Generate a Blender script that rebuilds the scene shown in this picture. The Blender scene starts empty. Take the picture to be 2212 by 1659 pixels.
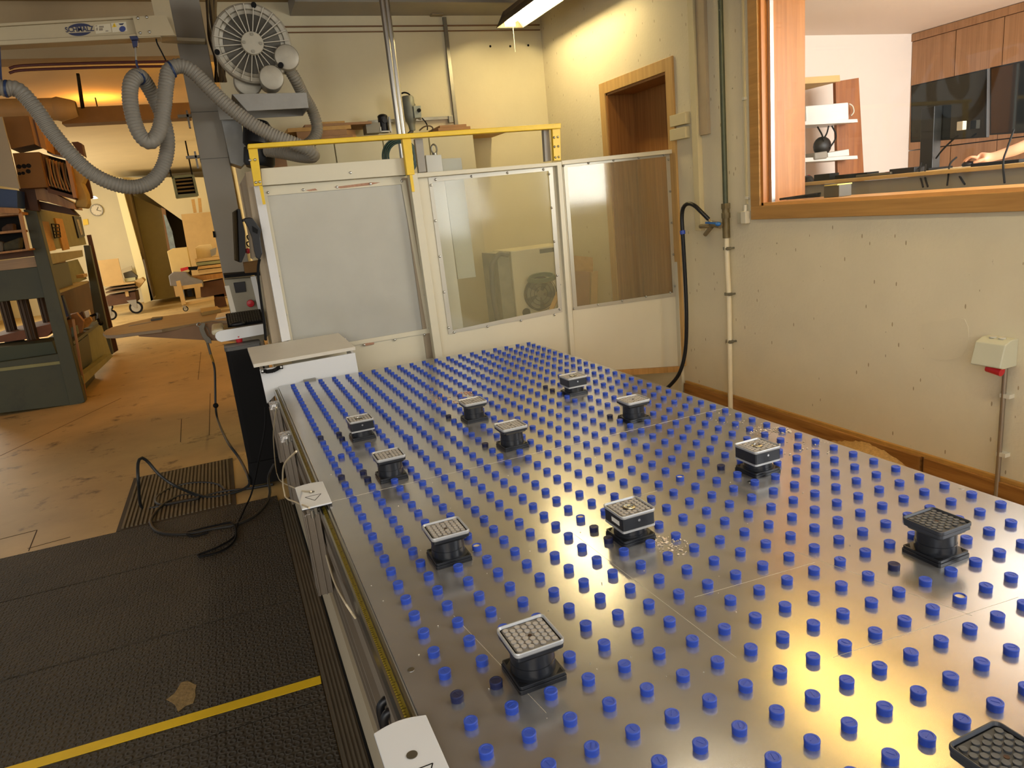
import bpy, bmesh, math, random
from mathutils import Vector, Matrix, Euler, Quaternion
random.seed(7)
SC = bpy.context.scene
COL = SC.collection
R_ = math.radians

# ------------------------------------------------------------------ camera
F_PX = 1535.92
CAM = Vector((-0.2989, -4.8086, 1.84097))
CR = ((0.919868638, -0.379330609, -0.099749577),     # camera right
      (-0.182243328, -0.188155991, -0.965082739),    # camera down
      (0.347316943, 0.905928039, -0.242209267))      # camera forward
cd = bpy.data.cameras.new('camera')
cam = bpy.data.objects.new('camera', cd)
COL.objects.link(cam)
r, d, f = [Vector(v) for v in CR]
m = Matrix((( r.x, -d.x, -f.x, CAM.x), (r.y, -d.y, -f.y, CAM.y), (r.z, -d.z, -f.z, CAM.z), (0, 0, 0, 1)))
cam.matrix_world = m
cd.sensor_width = 36.0
cd.lens = F_PX / 2212 * 36.0
cd.clip_start = 0.05
cd.clip_end = 200
SC.camera = cam

def _ray(x, y):
    a, b = (x - 1106) / F_PX, (y - 829.5) / F_PX
    return Vector((CR[0][k] * a + CR[1][k] * b + CR[2][k] for k in range(3)))
def PX(x, y, v): q = _ray(x, y); return CAM + q * ((v - CAM.x) / q.x)
def PY(x, y, v): q = _ray(x, y); return CAM + q * ((v - CAM.y) / q.y)
def PZ(x, y, v): q = _ray(x, y); return CAM + q * ((v - CAM.z) / q.z)
def to_px(p):
    q = Vector(p) - CAM
    z = f.dot(q)
    if z < 0.05: return None
    return (F_PX * r.dot(q) / z + 1106, F_PX * d.dot(q) / z + 829.5, z)

# ------------------------------------------------------------------ world and view
w = bpy.data.worlds.new('world'); SC.world = w; w.use_nodes = True
nt = w.node_tree
bg = nt.nodes['Background']
sky = nt.nodes.new('ShaderNodeTexSky'); sky.sky_type = 'NISHITA'
sky.sun_elevation = R_(28); sky.sun_rotation = R_(200); sky.sun_disc = False; sky.altitude = 300; sky.dust_density = 3.0
mixw = nt.nodes.new('ShaderNodeMixRGB'); mixw.inputs[0].default_value = 0.72
mixw.inputs[2].default_value = (2.2, 2.2, 2.2, 1)
nt.links.new(sky.outputs[0], mixw.inputs[1]); nt.links.new(mixw.outputs[0], bg.inputs[0])
bg.inputs[1].default_value = 0.17
SC.view_settings.view_transform = 'Standard'
SC.view_settings.look = 'None'
SC.view_settings.exposure = 0.55
SC.view_settings.gamma = 1.0
SC.view_settings.use_curve_mapping = False
SC.cycles.max_bounces = 7
SC.cycles.diffuse_bounces = 4
SC.cycles.glossy_bounces = 4
SC.cycles.transparent_max_bounces = 10
SC.cycles.caustics_reflective = False
SC.cycles.caustics_refractive = False
SC.cycles.sample_clamp_indirect = 4.0
SC.cycles.use_denoising = True

def area(name, loc, aim, sx, sy, power, col, spread=180):
    l = bpy.data.lights.new(name, 'AREA'); l.shape = 'RECTANGLE'; l.size = sx; l.size_y = sy
    l.energy = power; l.color = col; l.spread = R_(spread)
    o = bpy.data.objects.new(name, l); COL.objects.link(o); o.location = loc
    o.rotation_euler = Vector(aim).to_track_quat('-Z', 'Y').to_euler()
    return o
# daylight that falls in through the workshop's side window (beside the camera) and the hall behind it
area('daylight_side_window', (3.30, -5.6, 2.3), (-1, 0.35, -0.35), 1.6, 1.8, 40, (0.93, 0.96, 1.0))
area('daylight_rear_windows', (-3.2, -7.4, 2.5), (0.75, 1, -0.12), 4.0, 2.2, 62, (0.86, 0.93, 1.0))
area('daylight_office_window', (5.2, -3.4, 2.3), (0.0, 1, 0.12), 2.2, 1.2, 120, (0.97, 0.97, 1.0))
area('added_office_spill', (4.5, -2.7, 2.98), (-1, 0.1, -0.75), 2.4, 0.9, 16, (0.96, 0.97, 1.0))  # added unseen area light, tilted to spill out through the office window
area('daylight_far_hall', (-6.2, 15.0, 2.6), (1, 0, -0.1), 7.0, 2.0, 300, (1.0, 0.93, 0.78))

# ------------------------------------------------------------------ materials
def lin(c):
    if isinstance(c, str):
        c = [int(c[i:i + 2], 16) / 255 for i in (0, 2, 4)]
    return tuple(((v / 12.92) if v <= 0.04045 else ((v + 0.055) / 1.055) ** 2.4) for v in c)
def M(name, col, rough=0.6, metal=0.0, var=0.0, scale=6.0, stretch=(1, 1, 1), bump=0.0, bscale=60, spec=0.5, stain=None, stain_lo=0.6, stain_hi=0.72, stain_scale=3.0, alpha=None, coat=0.0, emit=None):
    m = bpy.data.materials.new(name); m.use_nodes = True
    t = m.node_tree; b = t.nodes['Principled BSDF']
    c = lin(col)
    b.inputs['Base Color'].default_value = (*c, 1); b.inputs['Roughness'].default_value = rough
    b.inputs['Metallic'].default_value = metal; b.inputs['Specular IOR Level'].default_value = spec
    b.inputs['Coat Weight'].default_value = coat
    if var or bump or stain:
        tc = t.nodes.new('ShaderNodeTexCoord'); mp = t.nodes.new('ShaderNodeMapping'); mp.inputs['Scale'].default_value = stretch
        t.links.new(tc.outputs['Object'], mp.inputs[0])
    out = None
    if var:
        n = t.nodes.new('ShaderNodeTexNoise'); n.inputs['Scale'].default_value = scale; n.inputs['Detail'].default_value = 6; n.inputs['Roughness'].default_value = 0.6
        t.links.new(mp.outputs[0], n.inputs['Vector'])
        rp = t.nodes.new('ShaderNodeValToRGB')
        lo = tuple(max(0, v * (1 - var)) for v in c); hi = tuple(min(1, v * (1 + var)) for v in c)
        rp.color_ramp.elements[0].position = 0.3; rp.color_ramp.elements[1].position = 0.7
        rp.color_ramp.elements[0].color = (*lo, 1); rp.color_ramp.elements[1].color = (*hi, 1)
        t.links.new(n.outputs[0], rp.inputs[0]); out = rp.outputs[0]
    if stain:
        n2 = t.nodes.new('ShaderNodeTexNoise'); n2.inputs['Scale'].default_value = stain_scale; n2.inputs['Detail'].default_value = 9
        n2.inputs['Roughness'].default_value = 0.7
        t.links.new(tc.outputs['Object'], n2.inputs['Vector'])
        r2 = t.nodes.new('ShaderNodeValToRGB'); r2.color_ramp.elements[0].position = stain_lo; r2.color_ramp.elements[1].position = stain_hi
        t.links.new(n2.outputs[0], r2.inputs[0])
        mx = t.nodes.new('ShaderNodeMixRGB'); mx.inputs[1].default_value = (*c, 1); mx.inputs[2].default_value = (*lin(stain), 1)
        t.links.new(r2.outputs[0], mx.inputs[0])
        if out: t.links.new(out, mx.inputs[1])
        out = mx.outputs[0]
    if out: t.links.new(out, b.inputs['Base Color'])
    if bump:
        n3 = t.nodes.new('ShaderNodeTexNoise'); n3.inputs['Scale'].default_value = bscale; n3.inputs['Detail'].default_value = 4
        t.links.new(mp.outputs[0], n3.inputs['Vector'])
        bp = t.nodes.new('ShaderNodeBump'); bp.inputs['Strength'].default_value = bump; bp.inputs['Distance'].default_value = 0.01
        t.links.new(n3.outputs[0], bp.inputs['Height']); t.links.new(bp.outputs[0], b.inputs['Normal'])
    if emit:
        b.inputs['Emission Color'].default_value = (*lin(emit[0]), 1); b.inputs['Emission Strength'].default_value = emit[1]
    return m
def sheet(name, col, haze, gloss=0.06, rough=0.05):
    """clear or dusty transparent sheet: see-through, a veil of dust and a surface gloss"""
    m = bpy.data.materials.new(name); m.use_nodes = True
    t = m.node_tree; t.nodes.clear()
    o = t.nodes.new('ShaderNodeOutputMaterial')
    tr = t.nodes.new('ShaderNodeBsdfTransparent'); tr.inputs[0].default_value = (0.97, 0.97, 0.93, 1)
    df = t.nodes.new('ShaderNodeBsdfDiffuse'); df.inputs[0].default_value = (*lin(col), 1)
    gl = t.nodes.new('ShaderNodeBsdfGlossy'); gl.inputs['Roughness'].default_value = rough
    tc = t.nodes.new('ShaderNodeTexCoord'); n = t.nodes.new('ShaderNodeTexNoise'); n.inputs['Scale'].default_value = 2.2; n.inputs['Detail'].default_value = 5
    t.links.new(tc.outputs['Object'], n.inputs['Vector'])
    mr = t.nodes.new('ShaderNodeMapRange'); mr.inputs[3].default_value = haze * 0.8; mr.inputs[4].default_value = min(1, haze * 1.2)
    t.links.new(n.outputs[0], mr.inputs[0])
    m1 = t.nodes.new('ShaderNodeMixShader'); t.links.new(mr.outputs[0], m1.inputs[0]); t.links.new(tr.outputs[0], m1.inputs[1]); t.links.new(df.outputs[0], m1.inputs[2])
    fr = t.nodes.new('ShaderNodeLayerWeight'); fr.inputs[0].default_value = 0.5
    pw = t.nodes.new('ShaderNodeMath'); pw.operation = 'POWER'; pw.inputs[1].default_value = 4.0
    t.links.new(fr.outputs['Facing'], pw.inputs[0])
    mm = t.nodes.new('ShaderNodeMapRange'); mm.inputs[3].default_value = gloss; mm.inputs[4].default_value = 0.45
    t.links.new(pw.outputs[0], mm.inputs[0])
    m2 = t.nodes.new('ShaderNodeMixShader'); t.links.new(mm.outputs[0], m2.inputs[0]); t.links.new(m1.outputs[0], m2.inputs[1]); t.links.new(gl.outputs[0], m2.inputs[2])
    t.links.new(m2.outputs[0], o.inputs[0])
    return m
def glow(name, col, k):
    m = bpy.data.materials.new(name); m.use_nodes = True
    t = m.node_tree; t.nodes.clear(); o = t.nodes.new('ShaderNodeOutputMaterial'); e = t.nodes.new('ShaderNodeEmission')
    e.inputs[0].default_value = (*lin(col), 1); e.inputs[1].default_value = k; t.links.new(e.outputs[0], o.inputs[0])
    return m
def wood(name, col, dark, scale=2.2, rough=0.45, axis=2, fine=14, amt=0.5):
    m = bpy.data.materials.new(name); m.use_nodes = True
    t = m.node_tree; b = t.nodes['Principled BSDF']; b.inputs['Roughness'].default_value = rough
    tc = t.nodes.new('ShaderNodeTexCoord'); mp = t.nodes.new('ShaderNodeMapping')
    s = [fine, fine, fine]; s[axis] = 0.7; mp.inputs['Scale'].default_value = s
    t.links.new(tc.outputs['Object'], mp.inputs[0])
    n = t.nodes.new('ShaderNodeTexNoise'); n.inputs['Scale'].default_value = scale; n.inputs['Detail'].default_value = 5; n.inputs['Distortion'].default_value = 0.6
    t.links.new(mp.outputs[0], n.inputs['Vector'])
    rp = t.nodes.new('ShaderNodeValToRGB'); rp.color_ramp.elements[0].position = 0.5 - amt / 2; rp.color_ramp.elements[1].position = 0.5 + amt / 2
    rp.color_ramp.elements[0].color = (*lin(dark), 1); rp.color_ramp.elements[1].color = (*lin(col), 1)
    t.links.new(n.outputs[0], rp.inputs[0]); t.links.new(rp.outputs[0], b.inputs['Base Color'])
    return m

MT = {}
MT['wall'] = M('wall_paint', 'D8CFB4', 0.85, var=0.05, scale=1.6, bump=0.25, bscale=45, stain='6B5A3C', stain_lo=0.685, stain_hi=0.72, stain_scale=13)
def add_specks(m, scale, size, share, col, stretch=(1, 1, 1)):
    '''small dark chips and drips in the paint'''
    t = m.node_tree; b = t.nodes['Principled BSDF']
    tc = t.nodes.new('ShaderNodeTexCoord'); mp = t.nodes.new('ShaderNodeMapping'); mp.inputs['Scale'].default_value = stretch
    vo = t.nodes.new('ShaderNodeTexVoronoi'); vo.inputs['Scale'].default_value = scale
    t.links.new(tc.outputs['Object'], mp.inputs[0]); t.links.new(mp.outputs[0], vo.inputs['Vector'])
    lt = t.nodes.new('ShaderNodeMath'); lt.operation = 'LESS_THAN'; lt.inputs[1].default_value = size
    t.links.new(vo.outputs['Distance'], lt.inputs[0])
    sp = t.nodes.new('ShaderNodeSeparateColor'); t.links.new(vo.outputs['Color'], sp.inputs[0])
    l2 = t.nodes.new('ShaderNodeMath'); l2.operation = 'LESS_THAN'; l2.inputs[1].default_value = share
    t.links.new(sp.outputs[0], l2.inputs[0])
    mu = t.nodes.new('ShaderNodeMath'); mu.operation = 'MULTIPLY'; t.links.new(lt.outputs[0], mu.inputs[0]); t.links.new(l2.outputs[0], mu.inputs[1])
    m2 = t.nodes.new('ShaderNodeMath'); m2.operation = 'MULTIPLY'; m2.inputs[1].default_value = 0.75; t.links.new(mu.outputs[0], m2.inputs[0])
    mx = t.nodes.new('ShaderNodeMixRGB'); mx.inputs[2].default_value = (*lin(col), 1)
    src = b.inputs['Base Color'].links[0].from_socket if b.inputs['Base Color'].links else None
    if src: t.links.new(src, mx.inputs[1])
    else: mx.inputs[1].default_value = b.inputs['Base Color'].default_value
    t.links.new(m2.outputs[0], mx.inputs[0]); t.links.new(mx.outputs[0], b.inputs['Base Color'])
add_specks(MT['wall'], 9.0, 0.055, 0.45, '5E4C34', (1, 1, 0.55))
add_specks(MT['wall'], 3.6, 0.035, 0.5, '4A3A26', (1, 1, 0.6))
add_specks(MT['wall'], 22.0, 0.09, 0.16, '8A744E', (1, 1, 0.3))
MT['wall_back'] = M('wall_paint_back', 'DDD5B6', 0.85, var=0.05, scale=1.3, bump=0.12, bscale=30)
MT['ceil_hall'] = M('hall_ceiling_paint', 'DCCBA0', 0.9, var=0.05, scale=1.0, stain='9A7040', stain_lo=0.7, stain_hi=0.8, stain_scale=3)
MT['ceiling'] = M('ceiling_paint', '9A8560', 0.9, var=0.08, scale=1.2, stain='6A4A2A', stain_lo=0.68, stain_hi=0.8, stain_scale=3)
MT['floor'] = M('floor_boards', 'B99C68', 0.55, var=0.18, scale=1.1, stain='4A3620', stain_lo=0.58, stain_hi=0.72, stain_scale=3.8, bump=0.05, bscale=20)
MT['seam'] = M('floor_seam', '3A2713', 0.8)
MT['rubber'] = M('rubber', '3B3226', 0.75, var=0.25, scale=3, stain='6A5636', stain_lo=0.64, stain_hi=0.75, stain_scale=9)
MT['beech'] = wood('beech', 'BC9258', '9A743E', axis=2)
MT['beech_y'] = wood('beech_along', 'B48A4E', '966E3A', axis=1)
MT['veneer'] = wood('brown_veneer', 'A2703C', '7E5228', axis=2, fine=22)
MT['plank'] = wood('plank', 'A9783C', '6E4518', axis=1, fine=10, amt=0.35)
MT['board'] = M('chipboard', 'C39A5A', 0.7, var=0.12, scale=20)
MT['board_red'] = M('reddish_board', 'A07850', 0.65, var=0.1, scale=14)
MT['ply'] = M('plywood', 'C4A46C', 0.6, var=0.08, scale=3)
MT['cream'] = M('cream_enamel', 'CDC9B8', 0.42, var=0.03, scale=3)
MT['white'] = M('white_laminate', 'DADCDC', 0.4, var=0.02, scale=2)
MT['lid'] = M('white_lid', 'D2CCBC', 0.5, var=0.03, scale=5)
MT['grey'] = M('grey_enamel', '8F8C84', 0.5, var=0.05, scale=3)
MT['grey_d'] = M('dark_grey_enamel', '5A5850', 0.55, var=0.06, scale=3)
MT['yellow'] = M('yellow_enamel', 'E6C01E', 0.42, var=0.06, scale=9, stain='6A5210', stain_lo=0.7, stain_hi=0.8, stain_scale=14)
MT['black'] = M('black_plastic', '111216', 0.42, var=0.1, scale=6, spec=0.4)
MT['blackm'] = M('black_matt', '09090A', 0.75, spec=0.25)
MT['steel'] = M('steel', 'B8B8B4', 0.28, metal=1.0)
MT['galv'] = M('galvanised', '8F8C80', 0.35, metal=0.9, var=0.12, scale=9)
MT['alu'] = M('aluminium', '9C948A', 0.38, metal=0.85, var=0.05, scale=4)
MT['blue'] = M('blue_plug', '2E4CB0', 0.5, var=0.04, scale=30)
MT['navy'] = M('worn_navy_plug', '1B2148', 0.5, var=0.2, scale=40)
MT['green'] = M('green_press', '444830', 0.55, var=0.12, scale=3, stain='262818', stain_lo=0.6, stain_hi=0.8, stain_scale=4)
MT['green_l'] = M('faded_green', '8B8A5C', 0.6, var=0.12, scale=4)
MT['darkwood'] = M('dark_wood', '54341A', 0.6, var=0.15, scale=5)
MT['orange'] = wood('orange_wood', 'B48038', '8E5E22', axis=2)
MT['card'] = M('cardboard', '76552A', 0.75, var=0.08, scale=5)
MT['hose'] = M('grey_hose', '8A857A', 0.55, var=0.06, scale=5)
MT['cast'] = M('cast_aluminium', 'A8A292', 0.5, metal=0.35, var=0.1, scale=10)
MT['red'] = M('red_plastic', 'C0202A', 0.4)
MT['glass_c'] = sheet('clear_glass', 'FFFFFF', 0.0, 0.025, 0.02)
MT['dusty'] = sheet('dusty_polycarbonate', 'CFC8A0', 0.11, 0.035, 0.10)
MT['milky'] = sheet('scratched_polycarbonate', 'BEBDB2', 0.78, 0.10, 0.12)
MT['skin'] = M('skin', 'D9A080', 0.5, var=0.05, scale=20)
MT['paper'] = M('paper', 'E6E0D0', 0.8)
MT['teal'] = M('dark_green_hose', '22443C', 0.45)
MT['saw'] = M('sawdust', 'B08A50', 0.95, var=0.25, scale=60, bump=0.6, bscale=120)

# ------------------------------------------------------------------ mesh building
class B:
    """collects shapes in world coordinates; built as ONE object"""
    def __init__(s): s.v = []; s.f = []; s.sm = []
    def add(s, vs, fs, smooth=False):
        n = len(s.v); s.v += [Vector(v) for v in vs]
        for q in fs: s.f.append(tuple(n + i for i in q)); s.sm.append(smooth)
        return s
    def box(s, x0, y0, z0, x1, y1, z1, mat=None):
        vs = [Vector((x, y, z)) for x in (x0, x1) for y in (y0, y1) for z in (z0, z1)]
        if mat: vs = [mat @ v for v in vs]
        return s.add(vs, [(0, 1, 3, 2), (4, 6, 7, 5), (0, 4, 5, 1), (2, 3, 7, 6), (0, 2, 6, 4), (1, 5, 7, 3)])
    def cbox(s, c, sx, sy, sz, rot=None):
        mt = Matrix.Translation(Vector(c)) @ (rot.to_4x4() if rot else Matrix.Identity(4))
        return s.box(-sx / 2, -sy / 2, -sz / 2, sx / 2, sy / 2, sz / 2, mt)
    def bar(s, a, b, w, h, up=(0, 0, 1)):
        """rectangular bar from a to b, w across, h along up"""
        a, b = Vector(a), Vector(b); t = (b - a).normalized(); u = Vector(up); u = (u - t * u.dot(t))
        if u.length < 1e-5: u = Vector((1, 0, 0)); u = u - t * u.dot(t)
        u.normalize(); sd = t.cross(u)
        vs = [p + sd * (i * w / 2) + u * (j * h / 2) for p in (a, b) for i, j in ((-1, -1), (1, -1), (1, 1), (-1, 1))]
        return s.add(vs, [(0, 1, 2, 3), (7, 6, 5, 4), (0, 4, 5, 1), (1, 5, 6, 2), (2, 6, 7, 3), (3, 7, 4, 0)])
    def prism(s, pts, ext, smooth=False):
        """polygon pts (3D) extruded by vector ext"""
        pts = [Vector(p) for p in pts]; e = Vector(ext); n = len(pts)
        return s.add(pts + [p + e for p in pts], [tuple(range(n))[::-1], tuple(range(n, 2 * n))] + [(i, (i + 1) % n, n + (i + 1) % n, n + i) for i in range(n)], smooth)
    def cyl(s, a, b, r0, r1=None, n=20, caps=True):
        a, b = Vector(a), Vector(b); r1 = r0 if r1 is None else r1
        t = (b - a).normalized(); u = t.orthogonal().normalized(); v = t.cross(u)
        ring = lambda c, rr: [c + (u * math.cos(2 * math.pi * i / n) + v * math.sin(2 * math.pi * i / n)) * rr for i in range(n)]
        s.add(ring(a, r0) + ring(b, r1), [(i, (i + 1) % n, n + (i + 1) % n, n + i) for i in range(n)], True)
        if caps:
            s.add(ring(a, r0), [tuple(range(n))[::-1]]); s.add(ring(b, r1), [tuple(range(n))])
        return s
    def lathe(s, prof, c=(0, 0, 0), ax=(0, 0, 1), n=24, smooth=True):
        """prof: (radius, height) along ax from c"""
        c = Vector(c); t = Vector(ax).normalized(); u = t.orthogonal().normalized(); v = t.cross(u)
        vs = []; fs = []
        for rr, h in prof:
            vs += [c + t * h + (u * math.cos(2 * math.pi * i / n) + v * math.sin(2 * math.pi * i / n)) * max(rr, 1e-5) for i in range(n)]
        for k in range(len(prof) - 1):
            fs += [(k * n + i, k * n + (i + 1) % n, (k + 1) * n + (i + 1) % n, (k + 1) * n + i) for i in range(n)]
        return s.add(vs, fs, smooth)
    def tube(s, pts, rad, n=8, rib=None, closed=False):
        """tube along a smoothed path; rib=(pitch, depth) corrugates it"""
        P = [Vector(p) for p in pts]
        L = [0]
        for a, b in zip(P, P[1:]): L.append(L[-1] + (b - a).length)
        step = rib[0] / 4 if rib else max(0.02 if L[-1] > 1 else L[-1] / 24, 0.003)
        k = max(2, int(L[-1] / step)) if rib else max(len(P) * 6, 8)
        def cr(t):
            x = t * (len(P) - 1); i = min(int(x), len(P) - 2); u = x - i
            p0 = P[max(i - 1, 0)]; p1 = P[i]; p2 = P[i + 1]; p3 = P[min(i + 2, len(P) - 1)]
            return 0.5 * ((2 * p1) + (p2 - p0) * u + (2 * p0 - 5 * p1 + 4 * p2 - p3) * u * u + (3 * p1 - p0 - 3 * p2 + p3) * u ** 3)
        dense = [cr(i / (len(P) * 14)) for i in range(len(P) * 14 + 1)]
        Ls = [0]
        for a, b in zip(dense, dense[1:]): Ls.append(Ls[-1] + (b - a).length)
        if rib: k = int(Ls[-1] / step)
        C = []; j = 0
        for i in range(k + 1):
            tl = Ls[-1] * i / k
            while j < len(Ls) - 2 and Ls[j + 1] < tl: j += 1
            u = (tl - Ls[j]) / max(Ls[j + 1] - Ls[j], 1e-9); C.append(dense[j].lerp(dense[j + 1], u))
        T = [(C[min(i + 1, k)] - C[max(i - 1, 0)]).normalized() for i in range(k + 1)]
        u = T[0].orthogonal().normalized(); vs = []; fs = []
        for i in range(k + 1):
            u = (u - T[i] * u.dot(T[i])).normalized(); v = T[i].cross(u)
            rr = rad + (rib[1] * (1 if i % 4 in (0, 1) else -1) if rib else 0)
            vs += [C[i] + (u * math.cos(2 * math.pi * q / n) + v * math.sin(2 * math.pi * q / n)) * rr for q in range(n)]
        for i in range(k):
            fs += [(i * n + q, i * n + (q + 1) % n, (i + 1) * n + (q + 1) % n, (i + 1) * n + q) for q in range(n)]
        fs += [tuple(range(n))[::-1], tuple(range(k * n, k * n + n))]
        return s.add(vs, fs, True)
    def rrect(s, c, w_, d_, rc, z0, z1, n=5, inset=0.0, top=True):
        """upright block with rounded corners, optional inset of the top edge"""
        def ring(w2, d2, rr, z):
            o = []
            for qx, qy, a0 in ((1, 1, 0), (-1, 1, 90), (-1, -1, 180), (1, -1, 270)):
                for i in range(n + 1):
                    a = R_(a0 + 90 * i / n)
                    o.append(Vector((c[0] + qx * (w2 / 2 - rr) + rr * math.cos(a), c[1] + qy * (d2 / 2 - rr) + rr * math.sin(a), c[2] + z)))
            return o
        a = ring(w_, d_, rc, z0); b = ring(w_ - inset, d_ - inset, max(rc - inset / 2, 0.001), z1); k = len(a)
        return s.add(a + b, [tuple(range(k))[::-1], tuple(range(k, 2 * k))] + [(i, (i + 1) % k, k + (i + 1) % k, k + i) for i in range(k)])
    def ball(s, c, rad, sc=(1, 1, 1), n=14, mth=8):
        prof = [(math.sin(math.pi * i / mth) * rad, -math.cos(math.pi * i / mth) * rad) for i in range(mth + 1)]
        k = len(s.v); s.lathe(prof, (0, 0, 0), (0, 0, 1), n)
        for i in range(k, len(s.v)):
            q = s.v[i]; s.v[i] = Vector((c[0] + q.x * sc[0], c[1] + q.y * sc[1], c[2] + q.z * sc[2]))
        return s
    def build(s, name, mat, parent=None, bevel=0.0, origin=None):
        if parent is not None: org = Vector(parent.get('_o', (0, 0, 0)))
        elif origin is not None: org = Vector(origin)
        else:
            xs = [v.x for v in s.v]; ys = [v.y for v in s.v]; zs = [v.z for v in s.v]
            org = Vector(((min(xs) + max(xs)) / 2, (min(ys) + max(ys)) / 2, min(zs)))
        me = bpy.data.meshes.new(name)
        me.from_pydata([v - org for v in s.v], [], s.f); me.update()
        bm = bmesh.new(); bm.from_mesh(me); bmesh.ops.recalc_face_normals(bm, faces=bm.faces); bm.to_mesh(me); bm.free()
        for p, q in zip(me.polygons, s.sm): p.use_smooth = q
        if any(s.sm): me.set_sharp_from_angle(angle=R_(38))
        me.materials.append(MT[mat] if isinstance(mat, str) else mat)
        o = bpy.data.objects.new(name, me); COL.objects.link(o)
        if parent is not None: o.parent = parent
        else: o.location = org
        o['_o'] = tuple(org)
        if bevel:
            bv = o.modifiers.new('b', 'BEVEL'); bv.width = bevel; bv.segments = 2; bv.limit_method = 'ANGLE'; bv.angle_limit = R_(50)
        return o
def tag(o, label=None, cat=None, group=None, kind=None):
    if label: o['label'] = label
    if cat: o['category'] = cat
    if group: o['group'] = group
    if kind: o['kind'] = kind
    return o
def thing(name, label, cat, loc, group=None):
    o = bpy.data.objects.new(name, None); COL.objects.link(o); o.location = loc; o.empty_display_size = 0.05
    o['_o'] = tuple(loc)
    return tag(o, label, cat, group)
def copy_tree(o, loc=None, rz=None, parent=None):
    c = o.copy(); COL.objects.link(c)
    if parent is not None: c.parent = parent
    for ch in list(o.children): copy_tree(ch, parent=c)
    if loc is not None: c.location = loc; c['_o'] = tuple(loc)
    if rz is not None: c.rotation_euler.z = rz
    return c
def S(name, b, mat, kind='structure', **k):
    return tag(b.build(name, mat, **k), kind=kind)
def text_mesh(name, body, size, loc, xdir, updir, mat, parent, extr=0.0008, bold=0.0, align='CENTER', xs=1.0):
    cu = bpy.data.curves.new(name, 'FONT'); cu.body = body; cu.size = size; cu.extrude = extr; cu.offset = bold
    cu.align_x = align; cu.align_y = 'CENTER'
    t = bpy.data.objects.new(name, cu); COL.objects.link(t)
    me = bpy.data.meshes.new_from_object(t.evaluated_get(bpy.context.evaluated_depsgraph_get())); bpy.data.objects.remove(t)
    x = Vector(xdir).normalized(); u = Vector(updir); u = (u - x * u.dot(x)).normalized(); n = x.cross(u)
    org = Vector(parent['_o']) if parent is not None else Vector((0, 0, 0))
    for v in me.vertices: v.co = Vector(loc) - org + x * v.co.x * xs + u * v.co.y + n * v.co.z
    me.materials.clear(); me.materials.append(MT[mat] if isinstance(mat, str) else mat)
    o = bpy.data.objects.new(name, me); COL.objects.link(o)
    if parent is not None: o.parent = parent
    return o
def slab(px, Y, depth, b=None):
    """outline seen in the photograph, standing at its own distance Y with a real thickness"""
    b = b or B()
    return b.prism([PY(x, y, Y) for x, y in px], (0, depth, 0))

# ================================================================== THE ROOM
XW, YE, YB, HC = 3.38, 0.47, 2.81, 3.92
S('floor', B().box(-8, -9, -0.12, 7.5, 24.5, 0), 'floor')
# right wall with the office window and the doorway let into it
wt = 0.26
b = B()
W0, W1, WZ0, WZ1 = -4.9, -0.60, 1.66, 3.06        # office window opening
D0, D1, DZ0, DZ1 = 0.50, 1.50, 0.30, 2.78         # doorway opening
b.box(XW, W1, -0.1, XW + wt, D0, HC); b.box(XW, D1, -0.1, XW + wt, YB, HC)
b.box(XW, D0, DZ1, XW + wt, D1, HC); b.box(XW, D0, -0.1, XW + wt, D1, DZ0)
b.box(XW, W0, -0.1, XW + wt, W1, WZ0); b.box(XW, W0, WZ1, XW + wt, W1, HC)
S('wall_right', b, 'wall')
S('wall_back', B().box(0.02, YB, -0.1, XW + wt, YB + 0.3, HC), 'wall_back')
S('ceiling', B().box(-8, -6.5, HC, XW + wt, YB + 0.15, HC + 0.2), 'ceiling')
S('ceiling_hall', B().box(-8, YB + 0.15, HC, XW + wt, 22, HC + 0.2), 'ceil_hall')
# beams and ledges under the ceiling, at the top of the picture
b = B().box(-8, YB, 3.47, 0.02, YB + 0.3, HC)
S('trim_1', b, M('beam_paint', 'B8A37E', 0.85, var=0.06, scale=2), origin=None)
S('trim_2', B().box(0.75, 2.35, 3.80, 3.38, 2.81, HC), 'grey', origin=None)
# far hall
FY = 21.3
S('wall_far', B().box(-8, FY, -0.1, 3.0, FY + 0.25, HC), M('far_wall_paint', 'D2C7A8', 0.85, var=0.03, scale=2))
S('wall_hall_right', B().box(0.60, YB + 0.3, -0.1, 0.85, FY, HC), M('hall_wall_paint', 'D8C48E', 0.85, var=0.04, scale=2))
S('wall_left', B().box(-8.2, 9.5, -0.1, -8, FY, HC), 'wall')
# slanting underside of the stair in the far hall and the wall edge beside it
p = [PY(x, y, 19.2) for x, y in ((262, 383), (450, 383), (480, 505), (392, 475))]
S('trim_3', B().prism(p, (0, 1.6, 0)), M('stair_plaster', 'E0D2A6', 0.85, var=0.02, scale=2))
p = [PY(x, y, 18.8) for x, y in ((243, 383), (258, 383), (331, 648), (312, 655))]
S('trim_4', B().prism(p, (0, 2.3, 0)), M('pillar_plaster', 'EADCA8', 0.8))
# baseboard planks along the right wall
b = B(); b.box(XW - 0.035, -1.96, 0, XW, 0.40, 0.145); b.box(XW - 0.035, -4.6, 0, XW, -1.985, 0.145)
S('baseboard_right', b, 'plank', bevel=0.003)
b = B(); b.box(XW - 0.02, -4.6, 0.145, XW, 0.40, 0.165)
S('trim_5', b, M('baseboard_cap', 'B58A45', 0.6, var=0.15, scale=12))

pp_ = [(1992, 700), (2010, 695), (2040, 692), (2068, 686), (2085, 690), (2092, 706), (2093, 728), (2090, 750), (2080, 768), (2060, 776), (2030, 778), (2008, 772), (1996, 756), (1990, 735)]
S('trim_9', B().prism([PX(x, y, XW + 0.001) for x, y in pp_], (-0.003, 0, 0)), 'wall')
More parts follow.
